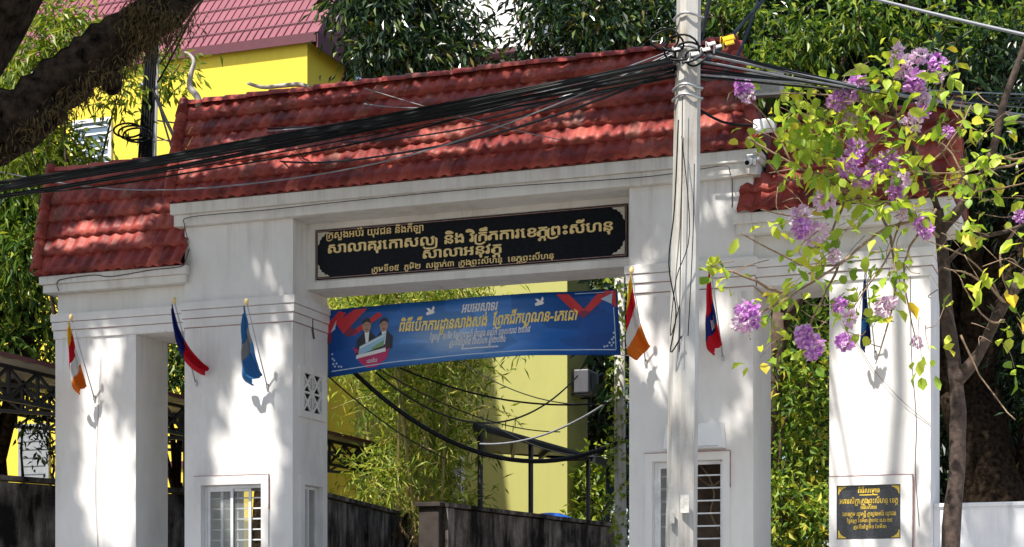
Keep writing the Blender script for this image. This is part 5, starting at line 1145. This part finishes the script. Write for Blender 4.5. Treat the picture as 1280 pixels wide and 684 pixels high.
for q in (pr_, pp_): q.v = [tuple(Vector(p) + ft.location) for p in q.v]
bl = {'p': pr_.build('blossom', M['petal'], ft, fix=False), 'w': pp_.build('blossom', M['palepetal'], ft, fix=False)}; used = {'p': False, 'w': False}
for (u, v, s_, k, d) in ((1130, 82, 1.25, 'w', -.5), (1120, 68, .9, 'w', -.4), (1150, 70, .9, 'w', -.5), (1170, 80, 1.1, 'p', -.5), (1172, 95, .8, 'w', -.5), (1143, 101, 1.2, 'p', -.55), (1150, 116, .8, 'w', -.5), (1056, 117, 1.3, 'p', -.6), (1072, 107, 1.1, 'p', -.55), (1046, 130, 1.0, 'p', -.6), (1063, 148, .9, 'w', -.5), (929, 106, .95, 'p', -.7), (935, 121, .75, 'w', -.7), (925, 113, .6, 'p', -.7),
                         (1070, 188, 1.15, 'p', -.7), (1060, 208, 1.2, 'p', -.75), (1078, 222, 1.1, 'p', -.7), (1110, 202, 1.15, 'p', -.6), (1098, 208, .9, 'p', -.6), (1125, 228, 1.1, 'w', -.6), (1120, 240, .9, 'p', -.6), (1140, 154, 1.0, 'w', -.5), (1155, 128, .8, 'w', -.5), (1153, 142, .8, 'p', -.5), (1185, 165, .65, 'p', -.5), (1158, 288, .9, 'p', -.5), (1150, 279, .8, 'p', -.5), (1128, 268, .7, 'w', -.5),
                         (1000, 272, 1.2, 'w', -.8), (1002, 284, 1.0, 'p', -.85), (1020, 292, 1.2, 'w', -.7), (1030, 250, 1.1, 'w', -.7), (934, 388, 1.2, 'p', -.9), (930, 403, 1.1, 'w', -.9), (940, 400, .9, 'p', -.9), (1006, 420, 1.2, 'p', -.8), (1016, 432, 1.1, 'p', -.8), (1014, 444, .7, 'p', -.8), (1056, 428, 1.0, 'p', -.7), (1050, 381, .75, 'p', -.7), (1103, 384, .95, 'w', -.6), (1112, 378, .8, 'w', -.6), (1275, 271, .7, 'p', -.4), (1146, 428, .6, 'w', -.4), (1043, 320, .8, 'w', -.7), (1062, 398, .8, 'w', -.6)):
    o = bl[k] if not used[k] else bl[k].copy()
    if used[k]: COL.objects.link(o); o.parent = ft
    used[k] = True
    o.location = mp_(u, v, d) - ft.location; o.rotation_euler = (random.random() * 6, random.random() * 6, random.random() * 6); o.scale = (s_ * .8, s_ * .8, s_ * .8 * random.uniform(.9, 1.2))

# ------------------------------------------------------------------ the big old tree that shades the gateway
bt = empty('large_tree', at(-200, 700, 9.6).to_tuple(), 'huge old tree with a mossy dark branch reaching across the top left corner', 'tree'); bt.location.z = -1.2
m = MB(); Y9 = 9.4
limb(m, [at(-230, 1000, Y9), at(-210, 700, Y9), at(-185, 450, Y9), at(-150, 240, Y9)], 0.62, 0.42, 14, 4, 0.02)
limb(m, [at(-150, 300, Y9), at(-40, 190, Y9), at(30, 143, Y9), at(95, 88, Y9), at(150, 47, Y9), at(225, -4, Y9), at(330, -120, Y9 + .3), at(520, -330, Y9 + 1.2)], 0.190, 0.062, 14, 6, 0.012)
limb(m, [at(-150, 260, Y9 + .2), at(-60, 100, Y9 + .2), at(-20, 34, Y9 + .25), at(20, -12, Y9 + .3), at(120, -160, Y9 + .8)], 0.15, 0.085, 12, 5, 0.012)
T0 = at(-150, 250, Y9)
for tgt in ((-11.5, -4.6, 9.4), (-9.0, -3.6, 10.0), (-6.0, -3.4, 10.2), (-3.4, -3.0, 9.8), (-12.5, -3.6, 9.0), (-8.0, -6.5, 9.5)):
    tg = Vector(tgt); limb(m, [T0, T0.lerp(tg, 0.3) + Vector((0, 0, 1.9)), T0.lerp(tg, 0.65) + Vector((0, 0.2, 1.3)), tg], 0.22, 0.05, 9, 6, 0.03)
for kx in ((140, 103), (60, 150), (190, 30)):
    c = at(kx[0], kx[1], Y9 - 0.02); bm = bmesh.new(); bmesh.ops.create_icosphere(bm, subdivisions=2, radius=0.055)
    m.bm(bm, True, Matrix.Translation(c) @ Matrix.Diagonal((1, 1, 1.3, 1)))
m.build('trunk', M['darkbark'], bt)
m = MB(); cs = []
for _ in range(420):
    t = random.random(); u, v = lerp(0, 240, t), lerp(160, -12, t); cs.append(at(u + random.gauss(0, 6), v + 14 + abs(random.gauss(12, 9)), Y9 + random.uniform(-0.2, 0.15)))
for _ in range(260): cs.append(at(random.gauss(182, 16), random.gauss(24, 12), Y9 - 0.14 + random.uniform(-.05, .05)))
n_ = len(cs) * 4; c_ = np.repeat(np.array([tuple(p) for p in cs]), 4, axis=0); add_leaves(m, c_ + rng.normal(size=c_.shape) * 0.03, rng.normal(size=c_.shape) * 0.45 + np.array([0, 0, -0.7]), 0.05, 0.008, 0.1)
m.build('moss', M['moss'], bt, fix=False)
# unseen crown: leaf clumps placed to shade the gateway, clearings shaped for sun patches
CLEAR = [(130, 268, 50, 34), (100, 305, 35, 26), (80, 250, 16, 40), (190, 225, 26, 16), (60, 300, 12, 30), (150, 308, 40, 20), (205, 215, 14, 12), (225, 185, 18, 34), (262, 140, 22, 12), (318, 160, 30, 18), (300, 196, 34, 15), (350, 188, 34, 14), (255, 225, 26, 10), (430, 165, 34, 12), (470, 190, 40, 12), (520, 184, 26, 12), (546, 140, 30, 18), (540, 118, 24, 10), (500, 215, 30, 10), (600, 200, 50, 14), (620, 165, 30, 12), (690, 170, 52, 18), (660, 100, 34, 12), (720, 145, 40, 14), (750, 185, 52, 14), (800, 150, 26, 20), (820, 185, 30, 12), (890, 130, 22, 24), (900, 175, 30, 14), (700, 90, 30, 10), (580, 100, 20, 8), (960, 245, 30, 18), (1000, 215, 44, 30), (400, 215, 30, 8),
         (325, 348, 20, 22), (312, 365, 10, 18), (140, 405, 36, 14), (362, 392, 12, 22), (128, 445, 26, 40), (112, 560, 18, 150), (150, 610, 22, 90), (310, 600, 46, 110), (318, 500, 30, 50), (345, 440, 16, 34), (820, 320, 24, 22), (800, 400, 14, 60), (900, 260, 26, 40), (895, 545, 16, 22), (930, 500, 10, 60), (835, 470, 30, 40), (900, 400, 26, 40), (600, 420, 220, 50), (1085, 560, 60, 80), (1075, 440, 50, 60), (1120, 380, 50, 60), (1145, 560, 24, 110), (1040, 330, 60, 20)]
clear = []
for (u, v, ru, rv) in CLEAR:
    k = (DIST) / (SA * (u - CX) / F + CA) / F; p = on_plane(u, v, 0.1 if v < 240 else -0.02); clear.append((p.x, p.z, ru * k * 1.05 + (0.20 if v < 250 else 0.10), rv * k * 1.05 + (0.15 if v < 250 else 0.06)))
clear = np.array(clear); S_ = np.array(SUN)
def keep_clear(pos):
    s = (pos[:, 1] - 0.05) / S_[1]; q = pos - S_[None, :] * s[:, None]
    dx = (q[:, 0:1] - clear[None, :, 0]); dz = (q[:, 2:3] - clear[None, :, 1])
    dx = dx - dz * 0.45 * (np.abs(clear[None, :, 1]) > 5.0)
    dd = (dx / clear[None, :, 2]) ** 2 + (dz / clear[None, :, 3]) ** 2
    return (dd.min(axis=1) > 1.0)
n_ = 2500; fx = rng.uniform(-14.6, -1.0, n_); fz = rng.uniform(1.2, 7.6, n_)
pr = np.where(fz > 4.5, 1.0, 0.55); pr = np.where((fx > -3.6) & (fz < 4.8), 0.12, pr); k = rng.uniform(0, 1, n_) < pr; fx, fz = fx[k], fz[k]
hz_ = rng.uniform(8.4, 11.2, len(fx)); s_ = (hz_ - fz) / S_[2]; C_ = np.stack([fx, np.zeros(len(fx)), fz], 1) + S_[None, :] * s_[:, None]
def crown_keep(pos):
    Yd = -SA * pos[:, 0] + CA * (pos[:, 1] + DIST); return keep_clear(pos) & (pos[:, 2] > 0.385 * Yd + 0.9)
m = MB(); clump_leaves(m, C_, 44, 0.26, 0.24, 0.10, 0.3, keep=crown_keep)
sh = []
for _ in range(300):
    t = random.random(); sh.append(tuple(at(lerp(-90, 290, t), lerp(200, -60, t) + random.gauss(0, 40), Y9) + SUN * random.uniform(4.2, 6.5) + Vector((random.gauss(0, .35), random.gauss(0, .35), 0))))  # unseen clumps added up-sun of the mossy branch to darken it
ex = np.concatenate([np.array(sh), blob_points(at(-60, -60, 9.5) + Vector((0, 0, 4.5)), (3.5, 3.0, 1.2), 150), blob_points(at(150, -60, 9.5) + Vector((-1.5, -2.5, 5.0)), (3.0, 2.5, 1.2), 150)])
n2 = 900; C2 = np.stack([rng.uniform(-15.5, -6.6, n2), rng.uniform(-15, -5.0, n2), rng.uniform(8.8, 11.5, n2)], 1)  # unseen crown added over the street to block sky light
clump_leaves(m, C2, 14, 0.38, 0.30, 0.13, 0.3, keep=crown_keep)
clump_leaves(m, ex, 14, 0.35, 0.26, 0.11, 0.3, keep=crown_keep); m.build('crown', M['leaf_mid'], bt, fix=False)

# far belt of trees that closes the view between the buildings
m = MB()
pts = []
for _ in range(1500):
    u = random.uniform(-400, 1700); Y = random.uniform(56, 66); pts.append(at(u, random.uniform(250, 790) - 60 * math.sin(u * 0.013), Y))
for _ in range(900):
    pts.append(at(random.uniform(850, 1500), random.uniform(-80, 620), random.uniform(36, 42)))
pts = [p for p in pts if p.z > 0]; clump_leaves(m, pts, 26, 0.9, 0.5, 0.2, 0.4)
tag(m.build('far_woodland', M['leaf_dark'], origin=(-20, 42, 0), fix=False), 'far belt of dark trees closing the view behind the yard', 'woodland', kind='stuff')
